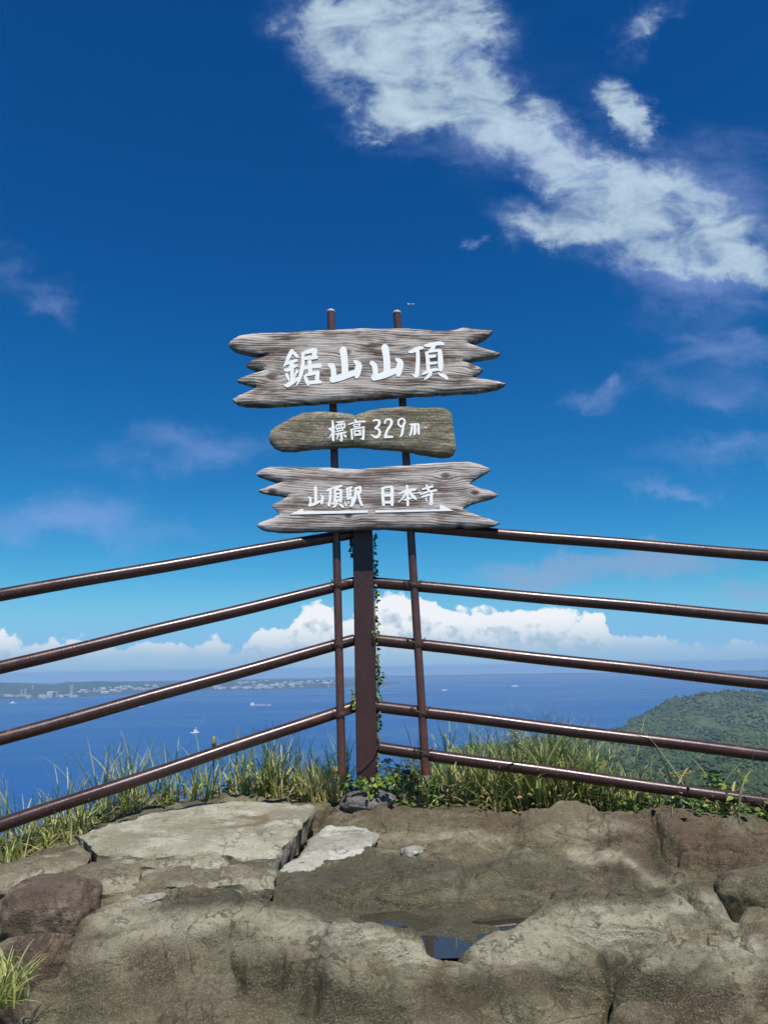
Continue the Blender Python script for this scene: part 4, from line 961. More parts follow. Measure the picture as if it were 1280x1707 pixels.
K8, S8 = crop(630, 803, 12.8), [
    [(100, 155, 62), (105, 350, 66), (120, 495, 62)], [(82, 150, 52), (170, 120, 46), (278, 108, 44)], [(300, 125, 72), (300, 350, 72), (300, 495, 62)], [(132, 290, 62), (258, 285, 62)], [(132, 440, 54), (278, 440, 54)],
    [(615, 85, 46), (630, 250, 54), (635, 505, 54)], [(452, 258, 36), (600, 202, 54), (798, 168, 46)], [(600, 232, 54), (530, 350, 36), (432, 440, 18)], [(672, 222, 54), (740, 310, 72), (805, 365, 54)], [(562, 390, 36), (708, 356, 36)],
    [(1030, 74, 36), (1060, 130, 54), (1080, 200, 54)], [(952, 160, 44), (1060, 130, 44), (1158, 102, 54)], [(902, 270, 26), (1060, 220, 44), (1245, 182, 44)], [(932, 325, 36), (1060, 290, 44), (1178, 262, 26)], [(1140, 255, 62), (1135, 400, 66), (1130, 485, 62), (1082, 462, 16)], [(1020, 360, 34), (1040, 415, 26)], [(745, 250, 16), (918, 236, 26)]]
lettering('lettering', bo1, lambda mb: [strokes(mb, k, s, 0.0018) for k, s in ((K1, S1), (K2, S2), (K3, S3), (K4, S4))])
lettering('lettering', bo2, lambda mb: [strokes(mb, k, s, 0.0012) for k, s in ((K5, S5), (K6, S6))])
lettering('lettering', bo3, lambda mb: strokes(mb, K7, S7, 0.0012))
lettering('lettering', bo3, lambda mb: strokes(mb, K8, S8, 0.0012))
for ox, poly in ((470, [(100, 512), (262, 435), (272, 470), (1075, 462), (1075, 488), (800, 496)]), (610, [(118, 460), (925, 447), (925, 385), (1095, 465), (930, 468), (118, 487)])):
    cr = crop(ox, 790, 1280 / 170.0)
    def fill(mb, cr=cr, poly=poly):
        P = [at(*cr(*q), YB) for q in poly]
        if ox == 610: mb.prism(P, (0, -0.0032, 0), (0, 0.004, 0))
        else: mb.prism(P, (0, -0.0032, 0), (0, 0.004, 0))
    lettering('arrow', bo3, fill)
# wire ties where the poles are lashed to the rails
for (px, py, i) in [(567, 976, 0), (568, 1074, 0), (569, 1191, 0), (688, 977, 1), (694, 1073, 1), (701, 1186, 1), (706, 1254, 1)]:
    c = at(px, py, YP + 0.022)
    mb = MB(); ax = Vector((0.35 if i else -0.35, rnd.uniform(-.1, .1), 1.0))
    for k in range(3):
        ring_wire(mb, c + Vector((0, 0, 0.006 * (k - 1))), ax + Vector((rnd.uniform(-.2, .2), rnd.uniform(-.1, .1), 0)), 0.045, 1.0, 0.0015, 20, k)
    e = c + Vector((0.022 * (1 if i else -1), -0.036, 0.004))
    mb.tube([e, e + Vector((0.008 * (1 if i else -1), -0.006, 0.012)), e + Vector((0.016 * (1 if i else -1), -0.004, 0.020))], 0.0019, 6)
    mb.tube([e, e + Vector((0.010 * (1 if i else -1), -0.004, 0.006)), e + Vector((0.014 * (1 if i else -1), -0.010, 0.012))], 0.0016, 6)
    auto_smooth(mb.build('wire_tie', M_WIRE, sign), 60)
# ------------------------------------------------------------------ grass and weeds
BE = np.array(back_edge, float)
def edge_at(px): return np.interp(px, BE[:, 0], BE[:, 1]), np.interp(px, BE[:, 0], BE[:, 2])
class Blades:
    def __init__(s): s.V, s.F, s.C, s.n = [], [], [], 0
    def blade(s, root, length, lean, az, width, droop, c0, c1, seg=6, twist=0.0):
        "a tapering strip that leaves the root leaning towards az and bends over by droop"
        root = np.array(root); th = lean; p = root.copy(); pts = [p.copy()]; st = length / seg
        dirh = np.array((math.cos(az), math.sin(az), 0))
        for i in range(seg):
            p = p + st * (math.sin(th) * dirh + math.cos(th) * np.array((0, 0, 1))); pts.append(p.copy()); th += droop / seg * (0.4 + 1.2 * i / seg)
        side = np.array((-math.sin(az + twist), math.cos(az + twist), 0))
        v, c = [], []
        for i, q in enumerate(pts):
            t = i / seg; w = width * 0.5 * min(1, 0.55 + 1.6 * t) * (1 - t ** 2.2) + 0.0003
            v += [q - side * w, q + side * w]; k = np.array(c0) * (1 - t) + np.array(c1) * t; c += [k, k]
        s.V.append(np.array(v)); s.C.append(np.array(c))
        s.F.append(np.array([(s.n + 2 * i, s.n + 2 * i + 1, s.n + 2 * i + 3, s.n + 2 * i + 2) for i in range(seg)])); s.n += len(v)
    def leaf(s, c, d, up, size, col, wide=0.75, fold=0.25, shape='ovate'):
        d = Vector(d).normalized(); up = Vector(up); up = (up - d * up.dot(d)).normalized(); w = d.cross(up); c = Vector(c)
        pr = [(0, 0), (.12, .62), (.38, .92), (.68, .62), (1, 0)] if shape == 'ovate' else [(0, 0), (.0, .55), (.22, 1.0), (.6, .72), (1, 0)]
        mid = [c + d * size * t - up * size * .12 * t * t for t, _ in pr]
        v = list(mid) + [mid[i] + w * size * wide * .5 * pr[i][1] + up * size * fold * .5 * pr[i][1] for i in (1, 2, 3)] + [mid[i] - w * size * wide * .5 * pr[i][1] + up * size * fold * .5 * pr[i][1] for i in (1, 2, 3)]
        f = [(0, 1, 5, 5), (1, 2, 6, 5), (2, 3, 7, 6), (3, 4, 7, 7), (0, 8, 1, 1), (1, 8, 9, 2), (2, 9, 10, 3), (3, 10, 4, 4)]
        s.V.append(np.array([tuple(q) for q in v])); s.C.append(np.repeat(np.array(col)[None], 11, 0)); s.T = True
        s.F.append(np.array(f) + s.n); s.n += 11
    def build(s, name, mtl, parent=None, origin=None):
        F = np.concatenate(s.F); fl = []
        for q in F.tolist():
            fl.append(tuple(q[:3]) if q[2] == q[3] else tuple(q))
        return mesh_obj(name, np.concatenate(s.V), fl, mtl, parent, True, {'Col': np.concatenate(s.C)}, origin=origin)
G_DARK, G_MID, G_LIME, G_YEL, G_STRAW, G_BROWN = (.045, .085, .020), (.18, .27, .05), (.35, .43, .10), (.55, .53, .20), (.72, .62, .34), (.32, .21, .10)
def pick(ws):
    r = rnd.random() * sum(w for _, w in ws)
    for c, w in ws:
        r -= w
        if r <= 0: break
    k = rnd.uniform(.75, 1.25); return tuple(x * k for x in c)
def root_at(px, dy):
    py, y = edge_at(px); v = at(px, py, y); k = (y + dy) / y
    return v.x * k, y + dy
GAPS = np.clip(0.55 + 1.3 * fbm(np.c_[np.arange(-200, 1500, 14) / 60.0, np.zeros(122), np.zeros(122)], 1.0, 3), 0.08, 1.0)
def sow(bl, n, pxr, dyr, length, width, lean, droop, cols, tips, profile=None, clump=0.5, az=None):
    xs, ys, pxl = [], [], []
    while len(xs) < n:
        cpx, cdy = rnd.uniform(*pxr), rnd.uniform(*dyr)
        if profile and rnd.random() > profile(cpx) * float(np.interp(cpx, np.arange(-200, 1500, 14), GAPS)): continue
        k = rnd.randint(3, 12) if rnd.random() < clump else 1
        for _ in range(k):
            a, b_ = root_at(cpx + rnd.gauss(0, 5), cdy + rnd.gauss(0, .012)); xs.append(a); ys.append(b_); pxl.append(cpx)
    zs = ground_h(xs, ys)
    for x, y, z, px in zip(xs, ys, zs, pxl):
        L = rnd.uniform(*length) * (rnd.uniform(.55, 1.0) if profile is None else (0.45 + 0.55 * profile(px)))
        bl.blade((x, y, z - .01), L, abs(rnd.gauss(0, lean)), rnd.uniform(0, 6.283) if az is None else rnd.gauss(*az), rnd.uniform(*width), max(0, rnd.gauss(droop, .5)), pick(cols), pick(tips), 6, rnd.gauss(0, .5))
GREEN = [(G_DARK, .8), (G_MID, 2.2), (G_LIME, 3), (G_YEL, 2.2), (G_STRAW, .8)]
GTIP = [(G_LIME, 2.5), (G_YEL, 3), (G_MID, .8), (G_STRAW, 2)]
DRY = [(G_STRAW, 3), (G_YEL, 1.5), (G_BROWN, 2.5)]
# left of the post
gl = Blades()
pl_ = lambda px: float(np.interp(px, [-150, 0, 120, 200, 330, 420, 500, 560, 600], [.7, .75, .8, .75, .6, .75, .95, 1.0, .7]))
sow(gl, 700, (-120, 575), (.02, .42), (.15, .30), (.005, .0105), .40, 1.2, GREEN, GTIP, pl_)
sow(gl, 500, (-120, 580), (.05, .45), (.24, .42), (.004, .008), .28, .8, GREEN, GTIP, pl_)
sow(gl, 650, (-120, 600), (.0, .25), (.08, .17), (.003, .006), .7, 1.3, DRY, DRY, pl_)
sow(gl, 420, (-150, 150), (-.14, .05), (.09, .19), (.004, .008), .6, 1.3, [(G_LIME, 2), (G_YEL, 2), (G_MID, 1), (G_STRAW, 1)], GTIP)
sow(gl, 260, (505, 572), (-.02, .12), (.14, .25), (.003, .006), .35, .7, [(G_YEL, 2), (G_LIME, 2), (G_STRAW, 2)], [(G_STRAW, 2), (G_YEL, 2)])
for px, n in ((205, 12), (262, 9), (150, 7), (340, 8), (60, 6), (20, 8), (440, 6)):        # long blades that stand over the rest
    for _ in range(n):
        x, y = root_at(px + rnd.gauss(0, 16), rnd.uniform(.12, .4))
        gl.blade((x, y, gh(x, y) - .01), rnd.uniform(.30, .44), abs(rnd.gauss(0.25, .2)), rnd.choice((0, math.pi)) + rnd.gauss(0, .5), rnd.uniform(.004, .009), rnd.uniform(.2, 1.2), pick(GREEN), pick(GTIP), 8)
tag(gl.build('grass', M_BLADE), 'tufted green and straw grass along the left railing behind the slab', kind='stuff')
# right of the post
gr = Blades()
pr_ = lambda px: float(np.interp(px, [630, 660, 720, 800, 880, 960, 1020, 1100, 1200, 1300, 1400], [.55, .55, .85, .95, 1.0, .9, .6, .45, .40, .45, .5]))
sow(gr, 520, (632, 1060), (.03, .40), (.16, .32), (.005, .0105), .35, 1.0, [(G_MID, 3), (G_LIME, 3), (G_YEL, 2), (G_DARK, 1.5)], GTIP, pr_)
sow(gr, 450, (690, 1030), (.06, .42), (.28, .46), (.005, .010), .25, .8, [(G_MID, 2), (G_LIME, 3), (G_YEL, 2)], GTIP, pr_)
sow(gr, 1000, (632, 1080), (.0, .35), (.10, .26), (.003, .006), .65, 1.2, DRY, DRY, pr_)
sow(gr, 650, (1020, 1400), (.02, .38), (.08, .20), (.004, .008), .6, 1.2, GREEN, GTIP, None)
for px, n in ((775, 12), (830, 14), (860, 10), (930, 8), (985, 9), (905, 12), (955, 8), (800, 10), (1050, 8), (1085, 5), (700, 6)):
    for _ in range(n):
        x, y = root_at(px + rnd.gauss(0, 14), rnd.uniform(.1, .35))
        gr.blade((x, y, gh(x, y) - .01), rnd.uniform(.34, .52), abs(rnd.gauss(0.2, .18)), rnd.choice((0, math.pi)) + rnd.gauss(0, .5), rnd.uniform(.004, .009), rnd.uniform(.3, 1.7), pick(GREEN), pick(GTIP), 9)
for _ in range(70):
    x, y = root_at(rnd.choice((rnd.uniform(700, 1010), rnd.uniform(700, 1240))), rnd.uniform(.03, .3))
    gr.blade((x, y, gh(x, y) - .01), rnd.uniform(.22, .44), abs(rnd.gauss(0.35, .25)), rnd.choice((0, math.pi)) + rnd.gauss(0, .6), rnd.uniform(.008, .013), rnd.uniform(.4, 1.6), pick([(G_YEL, 3), (G_LIME, 2), (G_STRAW, 2)]), pick([(G_YEL, 3), (G_STRAW, 2)]), 9)
tag(gr.build('grass', M_BLADE), 'tall yellowing grass and straw along the right railing', kind='stuff')
L_MID, L_LIME = (.095, .165, .030), (.185, .265, .050)
# low leafy weeds, dead leaves, twigs between the grass
wd = Blades()
def leafy(bl, px, dy, n, hgt_, size, cols, spread=.05):
    x, y = root_at(px, dy); z = gh(x, y)
    for _ in range(n):
        c = (x + rnd.gauss(0, spread), y + rnd.gauss(0, spread), z + rnd.uniform(0, hgt_)); a = rnd.uniform(0, 6.283)
        bl.leaf(c, (math.cos(a), math.sin(a) - .3, rnd.uniform(-.3, .5)), (rnd.gauss(0, .3), -.5, 1), rnd.uniform(*size), pick(cols), rnd.uniform(.5, .8))
for _ in range(90): leafy(wd, rnd.uniform(560, 1060), rnd.uniform(.0, .22), rnd.randint(6, 14), .08, (.014, .034), [(G_DARK, 3), (L_MID, 2), (L_LIME, 1), (G_BROWN, 1)])
for _ in range(60): leafy(wd, rnd.uniform(1000, 1400), rnd.uniform(.0, .28), rnd.randint(6, 14), .08, (.014, .034), [(G_DARK, 2), (L_MID, 3), (L_LIME, 2), (G_BROWN, .7)])
for _ in range(110): leafy(wd, rnd.uniform(-100, 560), rnd.uniform(.02, .25), rnd.randint(5, 12), .06, (.014, .032), [(G_DARK, 2), (L_MID, 2), (G_BROWN, 2), ((.16, .06, .035), 1)])
for _ in range(14): leafy(wd, rnd.uniform(640, 860), rnd.uniform(-.02, .06), rnd.randint(2, 6), .02, (.018, .034), [(L_LIME, 2), (L_MID, 2)])
tag(wd.build('undergrowth', M_LEAF), 'low dark leafy weeds among the roots of the grass', kind='stuff')
# dark bushy growth just beyond the post
def shrub(px, dy, rx, rz, n, size, cols, name, label, cat, stems=6, lift=0.0):
    x, y = root_at(px, dy); z = gh(x, y) - .02
    root = empty(name, (x, y, z), label, cat)
    bl = Blades(); mb = MB()
    tips = []
    for i in range(stems):
        a = rnd.uniform(0, 6.283); t = Vector((x + math.cos(a) * rx * rnd.uniform(.2, .9), y + math.sin(a) * rx * .6, z + rz * rnd.uniform(.6, 1.0)))
        b_ = Vector((x + rnd.gauss(0, .01), y + rnd.gauss(0, .01), z)); m_ = b_.lerp(t, .5) + Vector((rnd.gauss(0, .015), rnd.gauss(0, .015), .02))
        pts = [b_, b_.lerp(m_, .6), m_, m_.lerp(t, .6), t]; mb.tube(pts, [.003, .0026, .0022, .0017, .001], 6)
        for k in range(n // stems):
            s = rnd.uniform(.25, 1.0); q = b_.lerp(m_, s * 2) if s < .5 else m_.lerp(t, s * 2 - 1)
            d = Vector((rnd.gauss(0, 1), rnd.gauss(0, 1) - .3, rnd.uniform(-.3, .6)))
            bl.leaf(q + d * .006, d, (rnd.gauss(0, .3), -.4, 1), rnd.uniform(*size), pick(cols), rnd.uniform(.4, .6))
    mb.build('stems', M_STEM, root); bl.build('foliage', M_LEAF, root)
    return root
shrub(672, .16, .12, .22, 260, (.018, .04), [(G_DARK, 4), (L_MID, 1.2), ((.05, .07, .05), 1)], 'shrub', 'dark bushy weed growing just right of the corner post', 'shrub', 12)
shrub(545, .22, .10, .20, 200, (.018, .036), [(G_DARK, 4), (L_MID, 1.5)], 'shrub', 'dark bushy weed behind the foot of the left sign pole', 'shrub', 10)
shrub(1215, .30, .13, .20, 200, (.022, .045), [(L_MID, 2), (L_LIME, 3)], 'shrub', 'bright green leafy sapling above the lowest right rail', 'shrub', 9)
shrub(1275, .24, .10, .15, 170, (.02, .04), [(L_MID, 3), (L_LIME, 2), (G_DARK, 1)], 'shrub', 'bushy green weed in the far right corner under the lowest rail', 'shrub', 9)
yl = shrub(1125, .14, .08, .17, 90, (.014, .028), [(L_MID, 2), (G_YEL, 3), ((.34, .20, .03), 3)], 'flowering_weed', 'weed with ochre yellow flower heads under the lowest right rail', 'weed', 8)
fb = Blades()
x, y = root_at(1125, .14)
for _ in range(90):
    c = at(rnd.gauss(1128, 14), rnd.gauss(1293, 3.5), 3.30); a = rnd.uniform(0, 6.283)
    fb.leaf(c, (math.cos(a), math.sin(a), rnd.uniform(-.2, .4)), (0, -.3, 1), rnd.uniform(.008, .016), pick([((.42, .26, .03), 3), ((.30, .16, .03), 2), (G_YEL, 1)]), .7)
fb.build('flowers', M_LEAF, yl)
# yellow flower head in the tall grass
fl = Blades(); x, y = root_at(858, .16); z = gh(x, y)
fr = empty('yellow_flower', (x, y, z), 'pale yellow flower head standing in the tall grass right of the sign', 'flower')
mb = MB(); tp = at(858, 1222, y); mb.tube([(x, y, z), ((x + tp.x) / 2 + .01, y, (z + tp.z) / 2), tp], [.0025, .002, .0015], 6); mb.build('stem', M_STEM, fr)
for _ in range(60):
    a = rnd.uniform(0, 6.283); c = tp + Vector((rnd.gauss(0, .014), rnd.gauss(0, .008), rnd.gauss(0, .016)))
    fl.leaf(c, (math.cos(a), math.sin(a), .4), (0, -.4, 1), rnd.uniform(.010, .018), pick([((.45, .38, .05), 3), ((.30, .30, .06), 1)]), .7)
fl.build('petals', M_LEAF, fr)
# brown seed spike standing over the left grass
x, y = root_at(357, .2); z = gh(x, y); tp = at(356.5, 1246, y)
sp = empty('seed_spike', (x, y, z), 'stout buff seed spike standing above the lowest left rail', 'plant')
mb = MB(); mb.tube([(x, y, z), Vector((x, y, z)).lerp(tp, .6), tp], [.003, .003, .003], 7); mb.build('stem', M_STEM, sp)
m, nt, b = mat('seed_spike', (0.26, 0.195, 0.085), 0.8); M_SPIKE = m
d = Vector((0, 0, .052)); mb = MB(); mb.tube([tp - d * .1 + d * t for t in (0, .1, .3, .6, .85, 1.0, 1.06)], [.003, .007, .009, .009, .008, .005, .001], 12); auto_smooth(mb.build('spike', M_SPIKE, sp), 60)
# grass tuft low at the left edge
tf = Blades(); c0 = at(8, 1640, 1.72); c0.z -= .04
tr_ = None
for _ in range(170):
    tf.blade((c0.x + rnd.gauss(-.01, .02), c0.y + rnd.gauss(0, .03), c0.z), rnd.uniform(.05, .125), abs(rnd.gauss(.2, .35)), rnd.uniform(0, 6.283), rnd.uniform(.003, .006), rnd.uniform(.5, 2.2), pick(GREEN), pick(GTIP), 6, rnd.gauss(0, .6))
o = tf.build('grass_tuft', M_BLADE, origin=c0); tag(o, 'drooping green grass tuft low at the left edge beside the dark boulder', 'grass tuft')

# ------------------------------------------------------------------ climbing vine on the post
I_G, I_L, I_D, I_R = (.075, .150, .018), (.20, .28, .03), (.025, .055, .012), (.22, .07, .03)
def vine(name, label, paths, n, size, cols, side, jit=.010):
    o_ = Vector(paths[0][0]); root = empty(name, o_, label, 'vine'); bl, mb = Blades(), MB()
    for P in paths:
        P = [Vector(p) for p in P]; mb.tube(P, [.0028 * (1 - .6 * i / len(P)) for i in range(len(P))], 6)
        ln = sum((P[i + 1] - P[i]).length for i in range(len(P) - 1))
        for _ in range(int(n * ln)):
            t = rnd.uniform(0, len(P) - 1.001); i = int(t); q = P[i].lerp(P[i + 1], t - i)
            d = Vector((side * rnd.uniform(.1, 1) + rnd.gauss(0, .4), -.5 + rnd.gauss(0, .5), rnd.uniform(-1.0, .3)))
            bl.leaf(q + Vector((side * rnd.uniform(0, jit * 1.3), rnd.gauss(-.004, jit), rnd.gauss(0, jit))), d, (side * .3 + rnd.gauss(0, .3), -1, .4), rnd.uniform(*size), pick(cols), .85, .2, 'heart')
    mb.build('stem', M_STEM, root); bl.build('leaves', M_LEAF, root); return root
yv = YC - .045
def vp(px, py, y=None): return at(px, py, y or yv)
vine('climbing_vine', 'green vine climbing the right edge of the corner post', [
    [vp(627, 1300), vp(628, 1240, YC), vp(627, 1180, YC), vp(626, 1130, YC), vp(626, 1080, YC), vp(625, 1030, YC), vp(624, 980, YC), vp(623, 940, YC), vp(622, 892, YC)],
    [vp(626, 1132, YC), vp(633, 1129, YC - .01), vp(641, 1128, YC - .02)], [vp(625, 1060, YC), vp(618, 1062)], [vp(627, 1165, YC), vp(631, 1158, YC)]],
     260, (.009, .018), [(I_G, 3), (I_L, 2.5), (I_D, 2), (I_R, .3)], 1)
vine('climbing_vine', 'small dark sprig of vine left of the post just under the bottom board', [[vp(590, 930, YC), vp(587, 915, YC), vp(589, 893, YC)]], 420, (.008, .014), [(I_D, 3), (I_G, 1)], -1, .007)
vine('climbing_vine', 'little sprig of vine on the left edge of the post by the fourth rail', [[vp(592, 1180), vp(593, 1165), vp(590, 1152)]], 420, (.010, .016), [(I_L, 2), (I_G, 2)], -1, .008)
gv_ = [[vp(612, 1316, 3.28), vp(600, 1306, 3.27), vp(585, 1305, 3.26), vp(570, 1306, 3.26)], [vp(612, 1316, 3.28), vp(622, 1300, 3.27), vp(640, 1303, 3.26), vp(656, 1308, 3.26)]]
vine('ground_vine', 'bright green vine leaves at the foot of the post above the mortar lump', gv_, 300, (.014, .026), [(I_L, 3), (I_G, 3), (I_D, .7)], 1, .016)
# ------------------------------------------------------------------ sea
def sea_mat():
    m, nt, b = mat('sea_water', (0.008, 0.045, 0.17), 0.22, 0.5); b.inputs['IOR'].default_value = 1.33
    p = objco(nt)
    big = noise(nt, mapped(nt, p, (1 / 2600., 1 / 900., 1), rot=(0, 0, 0.25)), 1.0, 5, 0.6)
    mid = noise(nt, mapped(nt, p, (1 / 120., 1 / 60., 1)), 1.0, 5, 0.65)
    c = mixc(nt, big.smooth(0.3, 0.7), (0.002, 0.048, 0.165), (0.007, 0.074, 0.265))
    c = mixc(nt, mid.smooth(0.35, 0.7) * 0.35, c, (0.004, 0.034, 0.12))
    setc(nt, b, c)
    nt.links.new(big.smooth(0.35, 0.65, 0.26, 0.40).o, b.inputs['Roughness'])
    bump(nt, b, mid, 0.25, 6.0)
    return m
M_SEA = sea_mat()
RS = 30500.0
rr = np.r_[0.0, np.geomspace(60, RS, 60)]; na = 180
v = [(0, 0, SEA)] + [(r * math.cos(2 * math.pi * k / na), r * math.sin(2 * math.pi * k / na), SEA) for r in rr[1:] for k in range(na)]
f = [(0, 1 + k, 1 + (k + 1) % na) for k in range(na)]
for i in range(len(rr) - 2):
    a, b2 = 1 + i * na, 1 + (i + 1) * na
    f += [(a + k, b2 + k, b2 + (k + 1) % na, a + (k + 1) % na) for k in range(na)]
tag(mesh_obj('sea', v, f, M_SEA), 'broad blue sea far below the summit', kind='structure')

def terrain(name, P, xr, yr, nx, ny, mtl, n_amp, n_scale, label, floor=SEA - 12, ridge=0.5, extra=None):
    "height field through control points (x, y, z)"
    P = np.array(P, float)
    c2 = 60.0 ** 2
    ph = lambda d2: np.sqrt(d2 + c2)
    n = len(P)
    M = np.block([[ph(((P[:, None, :2] - P[None, :, :2]) ** 2).sum(-1)) - np.eye(n) * 5, np.c_[np.ones(n), P[:, :2] / 1000]], [np.c_[np.ones(n), P[:, :2] / 1000].T, np.zeros((3, 3))]])
    S = np.linalg.solve(M, np.r_[P[:, 2], 0, 0, 0])
    def hgt(x, y):
        o = np.empty(len(x))
        for i in range(0, len(x), 20000):
            s = slice(i, i + 20000)
            o[s] = ph((x[s, None] - P[:, 0]) ** 2 + (y[s, None] - P[:, 1]) ** 2) @ S[:n] + S[n] + S[n + 1] * x[s] / 1000 + S[n + 2] * y[s] / 1000
        q = np.c_[x, y, np.zeros_like(x)]
        k = np.clip((o - SEA) / 40, 0.05, 1)
        o = o + (fbm(q, n_scale, 5, 0.5) * (1 - ridge) + (fbm(q + 31, n_scale * 0.8, 5, 0.5, True) - 0.35) * ridge) * n_amp * k
        return np.maximum(o, floor)
    gx_, gy_ = np.linspace(*xr, nx), np.linspace(*yr, ny)
    X_, Y_ = np.meshgrid(gx_, gy_); Z_ = hgt(X_.ravel(), Y_.ravel())
    ii = (np.arange(ny - 1)[:, None] * nx + np.arange(nx - 1)[None, :]).ravel()
    fc = np.c_[ii, ii + 1, ii + nx + 1, ii + nx]
    ok = (Z_[fc] > floor + 0.01).any(1)
    o = mesh_obj(name, np.c_[X_.ravel(), Y_.ravel(), Z_], fc[ok], mtl, smooth=True)
    tag(o, label, kind='structure')
    return hgt

def forest_floor(name, c0, c1, sc):
    m, nt, b = mat(name, c0, 0.95, 0.1)
    p = objco(nt)
    n = noise(nt, p, sc, 6, 0.65)
    setc(nt, b, mixc(nt, n.smooth(0.35, 0.65), c0, c1))
    bump(nt, b, n, 0.8, 12.0)
    return m
M_HILL = forest_floor('forest_floor', (0.036, 0.058, 0.020), (0.085, 0.094, 0.042), 1 / 50.)
M_COAST = forest_floor('coast_woods', (0.016, 0.032, 0.022), (0.045, 0.062, 0.040), 1 / 400.)

# ------------------------------------------------------------------ headland to the right
hp = []
def h_(px, py, y): v = at(px, py, y); hp.append((v.x, v.y, v.z))
for px, py in [(1062, 1213), (1046, 1216), (1000, 1222), (960, 1228), (900, 1234), (840, 1239), (790, 1243), (740, 1252), (700, 1268), (1120, 1192)]:
    v = atz(px, py, SEA); hp.append((v.x, v.y, SEA)); hp.append((v.x - 60, v.y + 260, SEA - 25)); hp.append((v.x - 120, v.y + 900, SEA - 60))
for q in [(1085, 1203, 3950), (1110, 1190, 4050), (1140, 1174, 4200), (1175, 1163, 4300), (1222, 1163, 4300), (1280, 1170, 4200), (1360, 1172, 4200), (1480, 1165, 4300),
          (1120, 1207, 3700), (1170, 1200, 3750), (1160, 1215, 3450), (1200, 1212, 3550), (1250, 1205, 3650), (1330, 1210, 3600), (1100, 1222, 3400), (1060, 1228, 3330), (1150, 1232, 3150), (1230, 1235, 3100), (1310, 1235, 3100), (1420, 1235, 3100),
          (1020, 1240, 3000), (960, 1246, 2850), (1000, 1262, 2600), (1080, 1258, 2650), (1160, 1262, 2550), (1250, 1265, 2450), (1350, 1265, 2400), (900, 1252, 2780), (850, 1262, 2620), (800, 1275, 2450), (760, 1290, 2280),
          (900, 1290, 2250), (960, 1300, 2100), (1040, 1290, 2120), (1120, 1300, 1950), (1200, 1295, 1950), (1280, 1300, 1850), (1380, 1300, 1800), (860, 1320, 1900), (980, 1335, 1720), (1100, 1345, 1580), (1200, 1350, 1480), (1300, 1365, 1380), (1420, 1370, 1300),
          (900, 1380, 1500), (1050, 1420, 1250), (1250, 1450, 1100), (700, 1330, 1880), (1500, 1450, 1000)]: h_(*q)
hp += [(300, 500, -250), (600, 400, -200), (-100, 900, -325), (100, 1300, -322), (-300, 1700, -345), (1200, 500, -180), (0, 2600, -350), (300, 3700, -370), (800, 5600, -390), (1800, 5800, -330), (2800, 5200, -260)]
hgt = terrain('wooded_hills', hp, (-250, 2900), (450, 5400), 320, 420, M_HILL, 150.0, 1 / 430., 'green wooded headland running out to sea on the right')
# the wood: crowns too many and too far to count
def crown_shape(seed, sub=2):
    import bmesh
    bm = bmesh.new(); bmesh.ops.create_icosphere(bm, subdivisions=sub, radius=1.0)
    v = np.array([p.co[:] for p in bm.verts]); f = np.array([[q.index for q in t.verts] for t in bm.faces]); bm.free()
    k = 1 + fbm(v + seed * 3.1, 1.5, 3, 0.6) * 0.8
    v = v * k[:, None]; v[:, 2] = v[:, 2] * 0.85 + 0.35
    return v, f
shapes = [crown_shape(i) for i in range(8)]
rs = np.random.RandomState(3)
nT = 27000
# denser towards the viewer, so that crowns hold their size in the picture
ty = np.exp(rs.uniform(np.log(1150), np.log(4700), nT * 2)); tx = ty * rs.uniform(-0.02, 0.56, nT * 2)
tz = hgt(tx, ty)
nd = fbm(np.c_[tx, ty, tx * 0], 1 / 260., 3)
CLEAR = [(1172, 1212, 3560, 70, 150), (1110, 1227, 3290, 170, 45), (1225, 1229, 3180, 120, 40), (1010, 1256, 2680, 60, 60), (1075, 1268, 2500, 120, 30), (1150, 1310, 1880, 35, 60), (940, 1262, 2600, 50, 40), (1265, 1325, 1640, 30, 50), (1060, 1325, 1780, 30, 40)]
keep = (tz > SEA + 5)
for px, py, Y_, a, b2 in CLEAR:
    c = at(px, py, Y_); keep &= ((tx - c.x) / a) ** 2 + ((ty - c.y) / b2) ** 2 + fbm(np.c_[tx, ty, tx * 0], 1 / 60., 3) * 1.5 > 1
tx, ty, tz, nd = [q[keep][:nT] for q in (tx, ty, tz, nd)]
clump = np.clip(fbm(np.c_[tx, ty, tx * 0] + 500, 1 / 70., 3, .6), -.5, .9)
Vs, Fs, Cs, nb = [], [], [], 0
for i in range(len(tx)):
    v, f = shapes[i % 8]
    r = rs.choice([rs.uniform(2.8, 5.0), rs.uniform(4.0, 7.0)]) * (1 + 0.75 * clump[i]) * (1 + 0.25 * (ty[i] - 1200) / 3000)
    a = rs.uniform(0, 6.28); c_, s_ = math.cos(a), math.sin(a)
    q = np.c_[v[:, 0] * c_ - v[:, 1] * s_, v[:, 0] * s_ + v[:, 1] * c_, v[:, 2] * rs.uniform(0.8, 1.25)] * r + (tx[i], ty[i], tz[i])
    Vs.append(q); Fs.append(f + nb); nb += len(q)
    col = np.array((0.066, 0.106, 0.038)) * rs.uniform(0.6, 1.4) * (1 + 0.9 * nd[i]) * (1 - 0.35 * clump[i]) + np.array((0.018, 0.016, 0.003)) * max(0, nd[i] + rs.uniform(-.3, .5))
    Cs.append(np.repeat(col[None], len(q), 0))
def crown_mat():
    m, nt, b = mat('far_tree_crown', (0.04, 0.06, 0.02), 0.9, 0.1)
    n = noise(nt, objco(nt), 1 / 1.6, 4, 0.7)
    setc(nt, b, mixc(nt, n.smooth(0.35, 0.65), attr_c(nt), (0.036, 0.056, 0.018)))
    bump(nt, b, n, 0.7, 2.0)
    return m
def attr_c(nt): return N(nt, attr(nt, 'Col').outputs['Color'])
